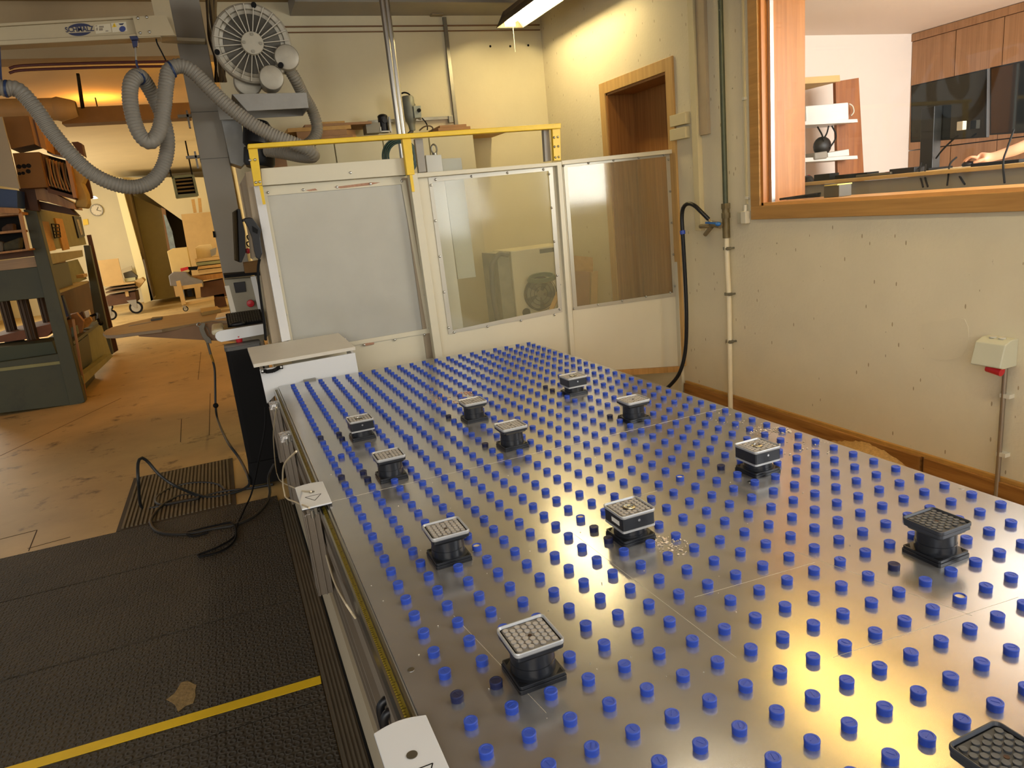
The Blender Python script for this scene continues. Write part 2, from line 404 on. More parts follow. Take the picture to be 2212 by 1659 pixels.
# window frame (wide beech architrave, reveal, sill) and panes
b = B(); fw = 0.095
def frame_rect(b, X, y0, y1, z0, z1, fw, t):
    b.box(X - t, y0 - fw, z0 - fw, X, y1 + fw, z0); b.box(X - t, y0 - fw, z1, X, y1 + fw, z1 + fw)
    b.box(X - t, y1, z0, X, y1 + fw, z1); b.box(X - t, y0 - fw, z0, X, y0, z1)
frame_rect(b, XW, W0, W1, WZ0, WZ1, fw, 0.022)
wf = S('window_1', b, 'beech_y', bevel=0.003)
RV = 3.76
b = B(); b.box(XW - 0.005, W0, WZ0 - 0.02, RV, W1, WZ0 + 0.02); b.build('window_sill', M('sill_beech', 'D09A55', 0.35, var=0.08, scale=6), wf)
b = B(); b.box(XW - 0.005, W1 - 0.02, WZ0, RV, W1 + 0.02, WZ1); b.box(XW - 0.005, W0, WZ1 - 0.02, RV, W1, WZ1 + 0.02); b.build('window_reveal', wood('reveal_orange', 'B87A3A', '9A6028', axis=2, fine=18), wf)
b = B(); b.box(XW + 0.045, W1 - 0.05, WZ0 + 0.02, XW + 0.075, W1 - 0.02, WZ1 - 0.02); b.build('pane_edge_strip', 'steel', wf)
b = B(); b.box(XW + 0.055, W0, WZ0 + 0.02, XW + 0.061, W1 - 0.04, WZ1 - 0.02); b.build('pane', 'glass_c', wf)

# doorway: architrave, deep lining, leaf
b = B(); fd = 0.10
b.box(XW - 0.02, D0 - fd, DZ0, XW, D0, DZ1 + fd); b.box(XW - 0.02, D1, DZ0, XW, D1 + fd, DZ1 + fd); b.box(XW - 0.02, D0, DZ1, XW, D1, DZ1 + fd)
dr = S('door_1', b, wood('door_beech', 'C9A468', 'B08C52', axis=2), bevel=0.002)
LD = PY(1378, 230, D1 - 0.02).x - XW
b = B(); b.box(XW - 0.004, D1 - 0.02, DZ0, XW + LD, D1 + 0.0, DZ1); b.box(XW - 0.004, D0, DZ1 - 0.02, XW + LD, D1, DZ1 + 0.0); b.box(XW - 0.004, D0, DZ0, XW + LD, D0 + 0.02, DZ1)
b.build('door_lining', 'veneer', dr)
B().box(XW + LD - 0.04, D0 + 0.02, DZ0, XW + LD, D1 - 0.02, DZ1 - 0.02).build('door_leaf', 'veneer', dr)
B().box(XW, D0, DZ0 - 0.03, XW + 0.5, D1, DZ0).build('threshold', 'beech_y', dr)

# office beyond the window
OY, OX = 0.60, 6.28
MT['office_wall'] = M('office_wall_paint', 'E2D6CC', 0.85)
S('wall_office_back', B().box(XW + wt, OY, 0.2, OX + 0.9, OY + 0.12, 3.06), 'office_wall')
S('ceiling_office', B().box(XW + wt, -6, 3.06, OX + 0.9, OY + 0.12, 3.16), M('office_ceiling_paint', 'E4D4C4', 0.9))
S('floor_office', B().box(XW + wt, -6, 0.5, OX + 0.9, OY, 0.6), 'beech_y')
S('wall_office_side', B().box(OX + 0.55, -6, 0.6, OX + 0.65, OY, 3.06), 'office_wall')

# floor: seams between the boards (dark joints let into the surface)
b = B()
for (x0, y0), (x1, y1) in (((0, 985), (262, 860)), ((390, 955), (392, 905)), ((0, 1165), (80, 1145)), ((62, 1190), (80, 1145)), ((60, 1185), (152, 1160)), ((428, 820), (434, 760)), ((452, 940), (454, 850))):
    p, q = PZ(x0, y0, 0.0), PZ(x1, y1, 0.0)
    b.bar((p.x, p.y, 0.0006), (q.x, q.y, 0.0006), 0.006, 0.0012)
tag(b.build('trim_6', 'seam'), kind='structure')

# ================================================================== FLOOR MATS
MT['mat_rubber'] = MT['rubber']
def honeycomb_mat(name, y0, y1, x0, x1, label, seed):
    """anti-fatigue mat: rubber slab with a pattern of raised rings"""
    m = bpy.data.materials.get('mat_rings')
    if not m:
        m = M('mat_rings', '3C3426', 0.7, var=0.25, scale=2.2, stain='75603A', stain_lo=0.66, stain_hi=0.78, stain_scale=14)
        t = m.node_tree; bs = t.nodes['Principled BSDF']
        tc = t.nodes.new('ShaderNodeTexCoord'); vo = t.nodes.new('ShaderNodeTexVoronoi'); vo.inputs['Scale'].default_value = 31; vo.inputs['Randomness'].default_value = 0.3
        t.links.new(tc.outputs['Object'], vo.inputs['Vector'])
        rp = t.nodes.new('ShaderNodeValToRGB'); e = rp.color_ramp.elements
        e[0].position = 0.25; e[0].color = (0.1, 0.1, 0.1, 1); e[1].position = 0.42; e[1].color = (1, 1, 1, 1); e2 = e.new(0.6); e2.color = (0.25, 0.25, 0.25, 1)
        t.links.new(vo.outputs['Distance'], rp.inputs[0])
        bp = t.nodes.new('ShaderNodeBump'); bp.inputs['Strength'].default_value = 1.0; bp.inputs['Distance'].default_value = 0.008
        t.links.new(rp.outputs[0], bp.inputs['Height']); t.links.new(bp.outputs[0], bs.inputs['Normal'])
    b = B().box(x0, y0 + 0.004, 0.001, x1, y1 - 0.004, 0.013)
    o = b.build(name, m, bevel=0.004)
    return tag(o, label, 'mat', 'dark rubber anti-fatigue mats beside the machine')
honeycomb_mat('rubber_mat', -0.42, 0.28, -2.5, -0.225, 'dark rubber floor mat strip farthest from the viewer, edging the orange floor', 1)
honeycomb_mat('rubber_mat', -1.30, -0.42, -2.5, -0.225, 'dark rubber floor mat strip between the farthest strip and the taped one', 2)
honeycomb_mat('rubber_mat', -2.18, -1.30, -2.5, -0.225, 'dark rubber floor mat strip crossed by the yellow tape', 3)
honeycomb_mat('rubber_mat', -3.06, -2.18, -2.5, -0.225, 'dark rubber floor mat strip in the bottom left corner of the picture', 4)
p, q = PZ(30, 1663, 0.014), PZ(693, 1468, 0.014)
dv = (p - q).normalized(); p = p + dv * 0.5
tag(B().bar((p.x, p.y, 0.0142), (q.x, q.y, 0.0142), 0.055, 0.0015).build('floor_tape', M('yellow_tape', 'E8C018', 0.45, var=0.05, scale=14)), 'yellow marking tape stuck across the dark rubber mats', 'tape')
b = B()
rr_ = random.Random(3)
c0 = PZ(396, 1500, 0.0142)
pts = []
for i in range(14):
    a = 2 * math.pi * i / 14; k = 0.055 + rr_.random() * 0.045
    pts.append((c0.x + math.cos(a) * k * 0.7, c0.y + math.sin(a) * k * 1.15, 0.0133))
b.prism(pts, (0, 0, 0.0018))
tag(b.build('worn_patch', M('worn_patch', '8C7448', 0.9, var=0.3, scale=40, bump=0.5)), 'tan worn-through patch in the rubber mat behind the yellow tape', 'patch')
# ribbed mat
mc = [PZ(x, y, 0) for x, y in ((250, 1150), (290, 1035), (500, 990), (508, 1068))]
xa, xb, ya, yb_ = -1.26, -0.50, 0.30, 1.46
o = B().box(xa, ya, 0.001, xb, yb_, 0.006).build('ribbed_mat', 'rubber')
tag(o, 'ribbed rubber doormat lying on the orange floor under the coiled black air hose', 'mat')
b = B()
for i in range(26):
    x = xa + 0.03 + i * (xb - xa - 0.08) / 25
    b.box(x, ya + 0.03, 0.006, x + 0.014, yb_ - 0.03, 0.013)
b.build('rib', M('mat_rib', '6E634C', 0.7, var=0.2, scale=8), o)

# ================================================================== THE MACHINE TABLE
ZT = 0.829                       # table surface
SP, RP, HP = 0.09, 0.0146, 0.016
TX0, TX1, TY0, TY1 = -0.088, 1.768, -4.70, 0.095
tb = thing('machine_table', 'long brushed steel machining table studded with blue plugs', 'machine table', (0.84, -2.3, 0))
mt = bpy.data.materials.new('brushed_plate'); mt.use_nodes = True
t = mt.node_tree; bs = t.nodes['Principled BSDF']; bs.inputs['Metallic'].default_value = 0.78
tc = t.nodes.new('ShaderNodeTexCoord')
n1 = t.nodes.new('ShaderNodeTexNoise'); n1.inputs['Scale'].default_value = 2.0; n1.inputs['Detail'].default_value = 8; n1.inputs['Roughness'].default_value = 0.65
t.links.new(tc.outputs['Object'], n1.inputs['Vector'])
rp = t.nodes.new('ShaderNodeValToRGB'); rp.color_ramp.elements[0].position = 0.3; rp.color_ramp.elements[1].position = 0.72
rp.color_ramp.elements[0].color = (*lin('B6B5B4'), 1); rp.color_ramp.elements[1].color = (*lin('CAC8C4'), 1)
t.links.new(n1.outputs[0], rp.inputs[0])
# fine scratches: thin light lines
sc_out = None
for ang, off in ((0.05, 0.0), (1.15, 3.0), (-0.9, 7.0)):
    mp = t.nodes.new('ShaderNodeMapping'); mp.inputs['Rotation'].default_value = (0, 0, ang); mp.inputs['Location'].default_value = (off, off, 0); mp.inputs['Scale'].default_value = (0.25, 60, 1)
    t.links.new(tc.outputs['Object'], mp.inputs[0])
    nn = t.nodes.new('ShaderNodeTexNoise'); nn.inputs['Scale'].default_value = 3.0; nn.inputs['Detail'].default_value = 3
    t.links.new(mp.outputs[0], nn.inputs['Vector'])
    mr = t.nodes.new('ShaderNodeMapRange'); mr.inputs[1].default_value = 0.70; mr.inputs[2].default_value = 0.74; mr.inputs[4].default_value = 0.35
    t.links.new(nn.outputs[0], mr.inputs[0])
    if sc_out is None: sc_out = mr.outputs[0]
    else:
        ad = t.nodes.new('ShaderNodeMath'); ad.operation = 'ADD'; t.links.new(sc_out, ad.inputs[0]); t.links.new(mr.outputs[0], ad.inputs[1]); sc_out = ad.outputs[0]
mx = t.nodes.new('ShaderNodeMixRGB'); mx.inputs[2].default_value = (*lin('CFC6B4'), 1)
t.links.new(sc_out, mx.inputs[0]); t.links.new(rp.outputs[0], mx.inputs[1]); t.links.new(mx.outputs[0], bs.inputs['Base Color'])
n2 = t.nodes.new('ShaderNodeTexNoise'); n2.inputs['Scale'].default_value = 5; n2.inputs['Detail'].default_value = 8
t.links.new(tc.outputs['Object'], n2.inputs['Vector'])
mr = t.nodes.new('ShaderNodeMapRange'); mr.inputs[3].default_value = 0.17; mr.inputs[4].default_value = 0.27
t.links.new(n2.outputs[0], mr.inputs[0]); t.links.new(mr.outputs[0], bs.inputs['Roughness'])
B().box(TX0, TY0, ZT - 0.012, TX1, TY1, ZT).build('table_top', mt, tb, bevel=0.0015)
B().box(-0.126, TY0, 0.03, TX0 + 0.02, TY1 - 0.01, 0.33).build('lower_panel', M('lower_beige', 'B3A68C', 0.6, var=0.05, scale=3), tb)
b = B().box(TX0 - 0.012, TY0, 0.0, TX1 - 0.03, TY1 - 0.01, 0.70); b.box(TX0 + 0.02, TY0, 0.70, TX1 - 0.02, TY1 - 0.01, ZT - 0.013)
b.build('side_panel', M('machine_beige', '9E927C', 0.6, var=0.06, scale=3), tb)
b = B()
for z0, z1, dx in ((0.62, 0.70, 0.022), (0.50, 0.515, 0.024), (0.44, 0.455, 0.026), (0.38, 0.39, 0.026)):
    b.box(TX0 - dx - 0.006, TY0, z0, TX0 - 0.010, TY1 - 0.01, z1)
b.build('side_profile', M('profile_grey', '8C8274', 0.5, metal=0.3, var=0.05), tb)
b = B(); b.box(TX0 - 0.028, TY0, 0.795, TX0 - 0.002, TY1, 0.806); b.box(TX0 - 0.032, TY0, 0.765, TX0 - 0.026, TY1, 0.815); b.box(TX0 - 0.010, TY0, 0.80, TX0 - 0.004, TY1, 0.823)
b.build('side_rail', 'steel', tb)
# measuring tape: yellow band with dark ticks let into the rail
tp = B().box(TX0 - 0.0245, TY0, 0.8062, TX0 - 0.012, TY1, 0.8072).build('measuring_tape', M('measuring_tape_yellow', 'B8A63A', 0.45, var=0.08, scale=30), tb)
b = B()
for i in range(int((TY1 - TY0) / 0.01)):
    b.box(TX0 - 0.0245, TY0 + i * 0.01, 0.8072, TX0 - (0.018 if i % 5 else 0.0135), TY0 + i * 0.01 + 0.0012, 0.8076)
b.build('tick_marks', 'blackm', tp)
# small hinge plate at the far edge, holes with screws
B().box(0.08, TY1 - 0.01, ZT, 0.16, TY1 + 0.035, ZT + 0.01).build('hinge_plate', 'galv', tb)
b = B()
for x, y in ((888, 1447), (2077, 1055), (1620, 1041), (1680, 1010)):
    q = PZ(x, y, ZT); b.cyl((q.x, q.y, ZT), (q.x, q.y, ZT + 0.0012), 0.008)
b.build('countersunk_screw', 'steel', tb)

B().box(-0.134, TY0, 0.0, -0.127, TY1 - 0.01, 0.028).build('gap_shade_strip', 'blackm', tb)  # solid black strip: the shade of the gap put into its colour
yj0 = PZ(1574, 879.5, ZT).y
B().box(TX0 + 0.01, yj0 - 0.0012, ZT - 0.004, TX1, yj0 + 0.0012, ZT + 0.0003).build('plate_joint', M('joint_pale', 'D8D0C0', 0.5), tb)
b = B()
for (x0, y0), (x1, y1) in (((1235, 1150), (1590, 1420)), ((1700, 1185), (2100, 1330)), ((1500, 1290), (1760, 1215)), ((1300, 1090), (1420, 1060)), ((980, 1330), (1180, 1540)), ((1800, 1420), (2200, 1290))):
    p_, q_ = PZ(x0, y0, ZT), PZ(x1, y1, ZT); b.bar((p_.x, p_.y, ZT), (q_.x, q_.y, ZT), 0.0009, 0.0005)
b.build('scratch', M('scratch_pale', 'C8BFA8', 0.4), tb)['kind'] = 'stuff'
# brown metal step between the mats and the machine
b = B(); b.box(-0.222, TY0, 0, -0.135, 0.16, 0.016)
for i in range(5): b.box(-0.215 + i * 0.016, TY0, 0.016, -0.207 + i * 0.016, 0.16, 0.021)
tag(b.build('floor_rail', M('rail_brown', '5E5648', 0.6, metal=0.2, var=0.12, scale=6)), 'brown grooved metal floor rail running along the machine', 'rail')

# ---------------------------------------------------------------- pods
PODS = [(0.18, -3.51, 'A'), (0.18, -2.88, 'A'), (0.185, -2.085, 'A'), (0.73, -2.055, 'A'), (0.73, -1.555, 'A'), (0.185, -1.46, 'B'),
        (1.335, -1.465, 'B'), (1.335, -2.07, 'A'), (1.35, -2.88, 'B'), (0.705, -3.065, 'B'), (1.32, -3.60, 'C'), (0.70, -4.20, 'C')]
PLAB = ['nearest grey-topped black suction pod on the left, with a light silver-rimmed square top',
        'grey-topped black suction pod just behind the nearest left one, beside an open-topped plug',
        'grey-topped black suction pod in front of the leftmost far pod',
        'grey-topped suction pod mid-table, in front of the one with wood chips',
        'grey-topped suction pod with pink wood chips scattered behind it',
        'leftmost double-height pod with a silver plate and a white dot on its side',
        'farthest double-height pod, near the far right corner of the pegs',
        'grey-topped suction pod just beyond the thin light line across the table',
        'double-height pod nearest the right wall, with wood chips strewn behind it',
        'double-height pod with a printed label on its side and a knob in its top',
        'dark all-grey suction pod near the right edge with dust on its top',
        'dark grey suction pod cut off by the bottom right corner of the picture']
MT['pad'] = M('pad_grey', 'ACA69C', 0.6, var=0.05, scale=20)
MT['pad_d'] = M('pad_dark', '4A4B4B', 0.55, var=0.2, scale=20)
MT['rim'] = M('rim_silver', 'BDBDBA', 0.4, metal=0.5)
MT['rim_d'] = M('rim_dark', '34363A', 0.42)
MT['pod'] = M('pod_black', '1C1E22', 0.34, var=0.15, scale=18)
def make_pod(kind, label):
    t_ = thing('suction_pod', label, 'suction pod', (0, 0, 0), 'suction pods on the steel table')
    b = B(); w_ = 0.114
    b.rrect((0, 0, 0), w_, w_, 0.006, 0.0, 0.010); b.rrect((0, 0, 0), w_ - 0.004, w_ - 0.004, 0.006, 0.010, 0.018)
    b.build('base_plate', 'pod', t_, bevel=0.001)
    b = B()
    for sx, sy in ((1, 1), (-1, 1), (1, -1), (-1, -1)):
        b.prism([(sx * 0.050, sy * 0.050, 0.0181), (sx * 0.050, sy * 0.034, 0.0181), (sx * 0.034, sy * 0.050, 0.0181)], (0, 0, 0.0006))
    b.build('corner_slot', 'blackm', t_)
    if kind == 'B': zc, zt = 0.045, 0.100
    else: zc, zt = 0.074, 0.100
    b = B(); b.lathe([(0.0505, 0.018), (0.0505, zc * 0.55), (0.049, zc * 0.56), (0.049, zc)], n=40)
    b.build('pod_body', 'pod', t_)
    if kind == 'B':
        b = B().rrect((0, 0, 0), 0.113, 0.113, 0.008, 0.045, 0.052); b.build('silver_plate', 'rim', t_)
        b = B().rrect((0, 0, 0), 0.110, 0.110, 0.006, 0.052, 0.090); b.build('upper_housing', 'pod', t_, bevel=0.001)
        B().cyl((0.0, -0.0552, 0.076), (0.0, -0.0562, 0.076), 0.004).build('grub_screw', 'steel', t_)
        z0 = 0.090
    else:
        b = B().rrect((0, 0, 0), 0.100, 0.100, 0.010, 0.072, 0.080, inset=-0.010); b.rrect((0, 0, 0), 0.114, 0.114, 0.010, 0.080, 0.090)
        b.build('pod_head', 'pod' if kind == 'A' else 'rim_d', t_)
        z0 = 0.088
    # rim: a raised rounded-square lip around the pad
    rim = 'rim' if kind != 'C' else 'rim_d'
    b = B(); n = 6
    def ring(w2, rr, z):
        o = []
        for qx, qy, a0 in ((1, 1, 0), (-1, 1, 90), (-1, -1, 180), (1, -1, 270)):
            for i in range(n + 1):
                a = R_(a0 + 90 * i / n); o.append(Vector((qx * (w2 / 2 - rr) + rr * math.cos(a), qy * (w2 / 2 - rr) + rr * math.sin(a), z)))
        return o
    rings = [ring(0.1135, 0.010, z0), ring(0.1185, 0.013, z0 + 0.004), ring(0.1185, 0.013, 0.0985), ring(0.1165, 0.012, 0.1005), ring(0.1120, 0.010, 0.1005), ring(0.1060, 0.008, 0.0955)]
    k = len(rings[0])
    b.add([v for q in rings for v in q], [(j * k + i, j * k + (i + 1) % k, (j + 1) * k + (i + 1) % k, (j + 1) * k + i) for j in range(5) for i in range(k)], False)
    b.build('rim', rim, t_)
    pm = 'pad' if kind != 'C' else 'pad_d'
    B().rrect((0, 0, 0), 0.108, 0.108, 0.008, z0, 0.0935).build('seal_gap', 'blackm', t_)
    pd = B().rrect((0, 0, 0), 0.100, 0.100, 0.006, 0.0935, 0.0955).build('pad', MT.setdefault(pm + 'b', M(pm + '_base', '7E7A74' if kind != 'C' else '343536', 0.6)), t_)  # darker than the studs: the shadow between them is in this colour
    b = B()
    for i in range(7):
        for j in range(6 if i % 2 == 0 else 5):
            x = -0.042 + i * 0.014; y = -0.0405 + j * 0.0162 + (0.0081 if i % 2 else 0)
            if kind == 'B' and math.hypot(x, y) < 0.022: continue
            if math.hypot(x, y) < 0.007: continue
            if kind == 'C' and abs(x + 0.004 + y * 0.2) < 0.018 and y > -0.025 and False: continue
            b.cyl((x, y, 0.0955), (x, y, 0.0986), 0.0062, n=14)
    b.build('grip_stud', pm, pd)['kind'] = 'stuff'
    if kind == 'B':
        b = B(); b.lathe([(0.018, 0.0955), (0.020, 0.099), (0.016, 0.101), (0.013, 0.101), (0.012, 0.098), (0.0001, 0.098)], n=24)
        b.lathe([(0.006, 0.098), (0.006, 0.103), (0.0001, 0.103)], n=12)
        b.build('valve_knob', 'steel', t_)
    else:
        B().cyl((0, 0, 0.0955), (0, 0, 0.0962), 0.0045).build('valve_hole', M('copper_hole_' + kind, '3A2010', 0.4, metal=0.5), t_)
    return t_
proto = {}
for (x, y, k), lb in zip(PODS, PLAB):
    if k not in proto: o = proto[k] = make_pod(k, lb); o.location = (x, y, ZT)
    else: o = copy_tree(proto[k], (x, y, ZT)); o['label'] = lb
    if 'printed label' in lb:
        pl = B().box(-0.0562, -0.034, 0.064, -0.0552, 0.010, 0.078).build('paper_label', 'paper', None, origin=(0, 0, 0)); pl.location = (0, 0, 0); pl.parent = o
    if 'dust' in lb:
        pass

# ---------------------------------------------------------------- plugs
bp_ = B().lathe([(RP * 0.97, 0), (RP * 0.97, HP * 0.55), (RP, HP * 0.6), (RP, HP - 0.0012), (RP - 0.0012, HP), (RP - 0.0045, HP), (RP - 0.005, HP - 0.0008), (0.0001, HP - 0.0008)], n=28)
bp_.prism([(-0.007, -0.001, HP - 0.0008), (0.007, -0.001, HP - 0.0008), (0.007, 0.001, HP - 0.0008), (-0.007, 0.001, HP - 0.0008)], (0, 0, 0.0008))
plug0 = bp_.build('blue_plug', 'blue', origin=(0, 0, 0))
bo = B().lathe([(RP, 0), (RP, HP - 0.001), (RP - 0.001, HP), (RP - 0.003, HP), (RP - 0.004, HP - 0.005), (0.0001, HP - 0.005)], n=28)
open0 = bo.build('open_plug', 'blue', origin=(0, 0, 0)); B().cyl((0, 0, HP - 0.005), (0, 0, HP - 0.0035), RP - 0.004, n=24).build('plug_core', M('plug_core', 'E6D2A8', 0.5), open0)
open0['_o'] = (0, 0, 0)
def at_px(x, y):            # nearest hole of the grid to a place in the picture
    q = PZ(x, y, ZT + HP); return (round(q.x / SP), round(-q.y / SP))
NAVY = [at_px(*q) for q in ((1068, 1476), (984, 1497), (1277, 1142), (1313, 1157), (739, 1028), (786, 1022), (797, 1037), (735, 936), (743, 948), (692, 947), (1190, 840), (1172, 834), (968, 900), (1047, 961), (1316, 900), (1555, 1011), (2020, 1130), (1908, 1217), (1958, 1217))]
OPEN = [at_px(*q) for q in ((1028, 1180), (1249, 1122), (1464, 1031), (2069, 1296), (1205, 893))]
spots = []
for c in range(20):
    for r0_ in range(0, 52):
        x, y = c * SP, -r0_ * SP
        if y < TY0 + 0.05: continue
        if any(abs(x - px) < 0.071 and abs(y - py) < 0.071 for px, py, _ in PODS): continue
        q = to_px((x, y, ZT + HP))
        if q is None or not (-25 < q[0] < 2237 and -25 < q[1] < 1690): continue
        spots.append((q[2], x, y, c, r0_))
spots.sort()
GR = 'plugs in the steel table'
PN = ['front left grey pod', 'second left grey pod', 'third left grey pod', 'mid-table grey pod', 'pink-chips grey pod', 'far left tall pod', 'far right tall pod', 'thin-line grey pod', 'wall-side tall pod', 'paper-labelled tall pod', 'dark dusty pod', 'dark corner pod']
WN = ['zero', 'one', 'two', 'three', 'four', 'five', 'six', 'seven', 'eight', 'nine', 'ten', 'eleven', 'twelve', 'thirteen', 'fourteen']
def plug_label(kind, c, rw):
    x, y = c * SP, -rw * SP
    k = min(range(len(PODS)), key=lambda i: (PODS[i][0] - x) ** 2 + (PODS[i][1] - y) ** 2)
    dc = c - int(round(PODS[k][0] / SP + 0.01)); dr = rw - int(round(-PODS[k][1] / SP + 0.01)); w_ = []
    if dc: w_.append('%s column%s %s' % (WN[min(abs(dc), 14)], 's' if abs(dc) > 1 else '', 'right' if dc > 0 else 'left'))
    if dr: w_.append('%s row%s %s' % (WN[min(abs(dr), 14)], 's' if abs(dr) > 1 else '', 'nearer' if dr > 0 else 'farther'))
    return '%s %s from the %s' % (kind, ', '.join(w_) or 'directly touching', PN[k])
n = 0; used0 = False; usedo = False; rest = []
for dist, x, y, c, rw in spots:
    k = (c, rw)
    if k in OPEN:
        o = open0 if not usedo else copy_tree(open0); usedo = True
        o.location = (x, y, ZT); tag(o, plug_label('open-topped pale-cored plug', *k), 'plug', 'open-topped blue plugs'); o.rotation_euler.z = 0
        continue
    if k in NAVY:
        o = plug0.copy(); o.name = 'navy_plug'; o.data = bpy.data.meshes.get('navy_plug') or plug0.data.copy()
        o.data.name = 'navy_plug'; o.data.materials[0] = MT['navy']; COL.objects.link(o)
        o.location = (x, y, ZT); o.rotation_euler.z = rr_.random() * 6
        tag(o, plug_label('dark navy plug', *k), 'plug', 'worn dark plugs'); continue
    if n < 285:
        o = plug0 if not used0 else plug0.copy()
        if used0: COL.objects.link(o)
        used0 = True; n += 1
        o.location = (x, y, ZT); o.rotation_euler.z = rr_.random() * 6
        tag(o, plug_label('blue plug', *k), 'plug', GR)
    else: rest.append((x, y))
b = B()
for x, y in rest:
    a = rr_.random() * 6
    b.lathe([(RP * 0.97, 0), (RP * 0.97, HP * 0.55), (RP, HP * 0.6), (RP, HP - 0.0012), (RP - 0.0012, HP), (0.0001, HP)], c=(x, y, ZT), n=18)
tag(b.build('small_blue_plugs', 'blue'), 'rows of small blue plugs filling the farther part of the steel table', 'plugs', GR, 'stuff')
for (px, py), lb, z in (((737, 985), 'loose blue plug lying between the rows left of the second pod', 0), ((887, 942), 'blue plug stacked on top of another plug behind the third pod', HP)):
    q = PZ(px, py, ZT + z + HP * 0.5)
    o = plug0.copy(); o.name = 'loose_plug'; COL.objects.link(o); o.location = (q.x, q.y, ZT + z + (0.0002 if z else 0)); o.rotation_euler = (0, 0, 1)
    if z: o.location.x = round(q.x / SP) * SP; o.location.y = round(q.y / SP) * SP
    tag(o, lb, 'plug')
# wood chips lying on the table
def chips(name, spots_, label, seed, col):
    rc = random.Random(seed); b = B()
    for (x, y), rad, k in spots_:
        q = PZ(x, y, ZT)
        for i in range(k):
            if not (TX0 + 0.01 < q.x < TX1): continue
            a = rc.random() * 6.28; dd = rad * math.sqrt(rc.random()); s_ = (0.0012 + rc.random() * 0.0026) * (0.55 if k < 12 else 1)
            if not (TX0 + 0.005 < q.x + math.cos(a) * dd < TX1 - 0.005 and q.y + math.sin(a) * dd * 1.2 < TY1 - 0.01): continue
            e = Euler((rc.random() * 0.5, rc.random() * 0.5, rc.random() * 3)).to_matrix()
            b.cbox((q.x + math.cos(a) * dd, q.y + math.sin(a) * dd * 1.2, ZT + s_ * 0.6), s_ * 2, s_ * 1.3, s_ * 0.7, e)
    return tag(b.build(name, M(name, col, 0.8, var=0.15, scale=90)), label, 'wood chips', kind='stuff')
chips('pink_wood_chips', [((1005, 852), 0.05, 90), ((950, 862), 0.07, 40), ((995, 868), 0.05, 30), ((930, 850), 0.06, 14)], 'pinkish wood chips scattered behind the fifth suction pod', 1, 'D8A888')
chips('pale_wood_chips', [((1640, 932), 0.05, 90), ((1690, 930), 0.035, 100), ((1720, 960), 0.12, 40), ((1600, 905), 0.12, 30), ((1455, 1180), 0.05, 60), ((1420, 1168), 0.03, 50)], 'pale wood chips strewn near the right-hand edge of the table', 2, 'E6D2B4')
chips('wood_crumbs', [((x_, y_), 0.32, 10) for x_, y_ in ((700, 1100), (800, 1150), (900, 1440), (1200, 1000), (1300, 1270), (1500, 1300), (1750, 1080), (900, 1300), (850, 1030), (1000, 830))], 'tiny pale crumbs of wood sprinkled over the whole table', 3, 'E8DCC8')

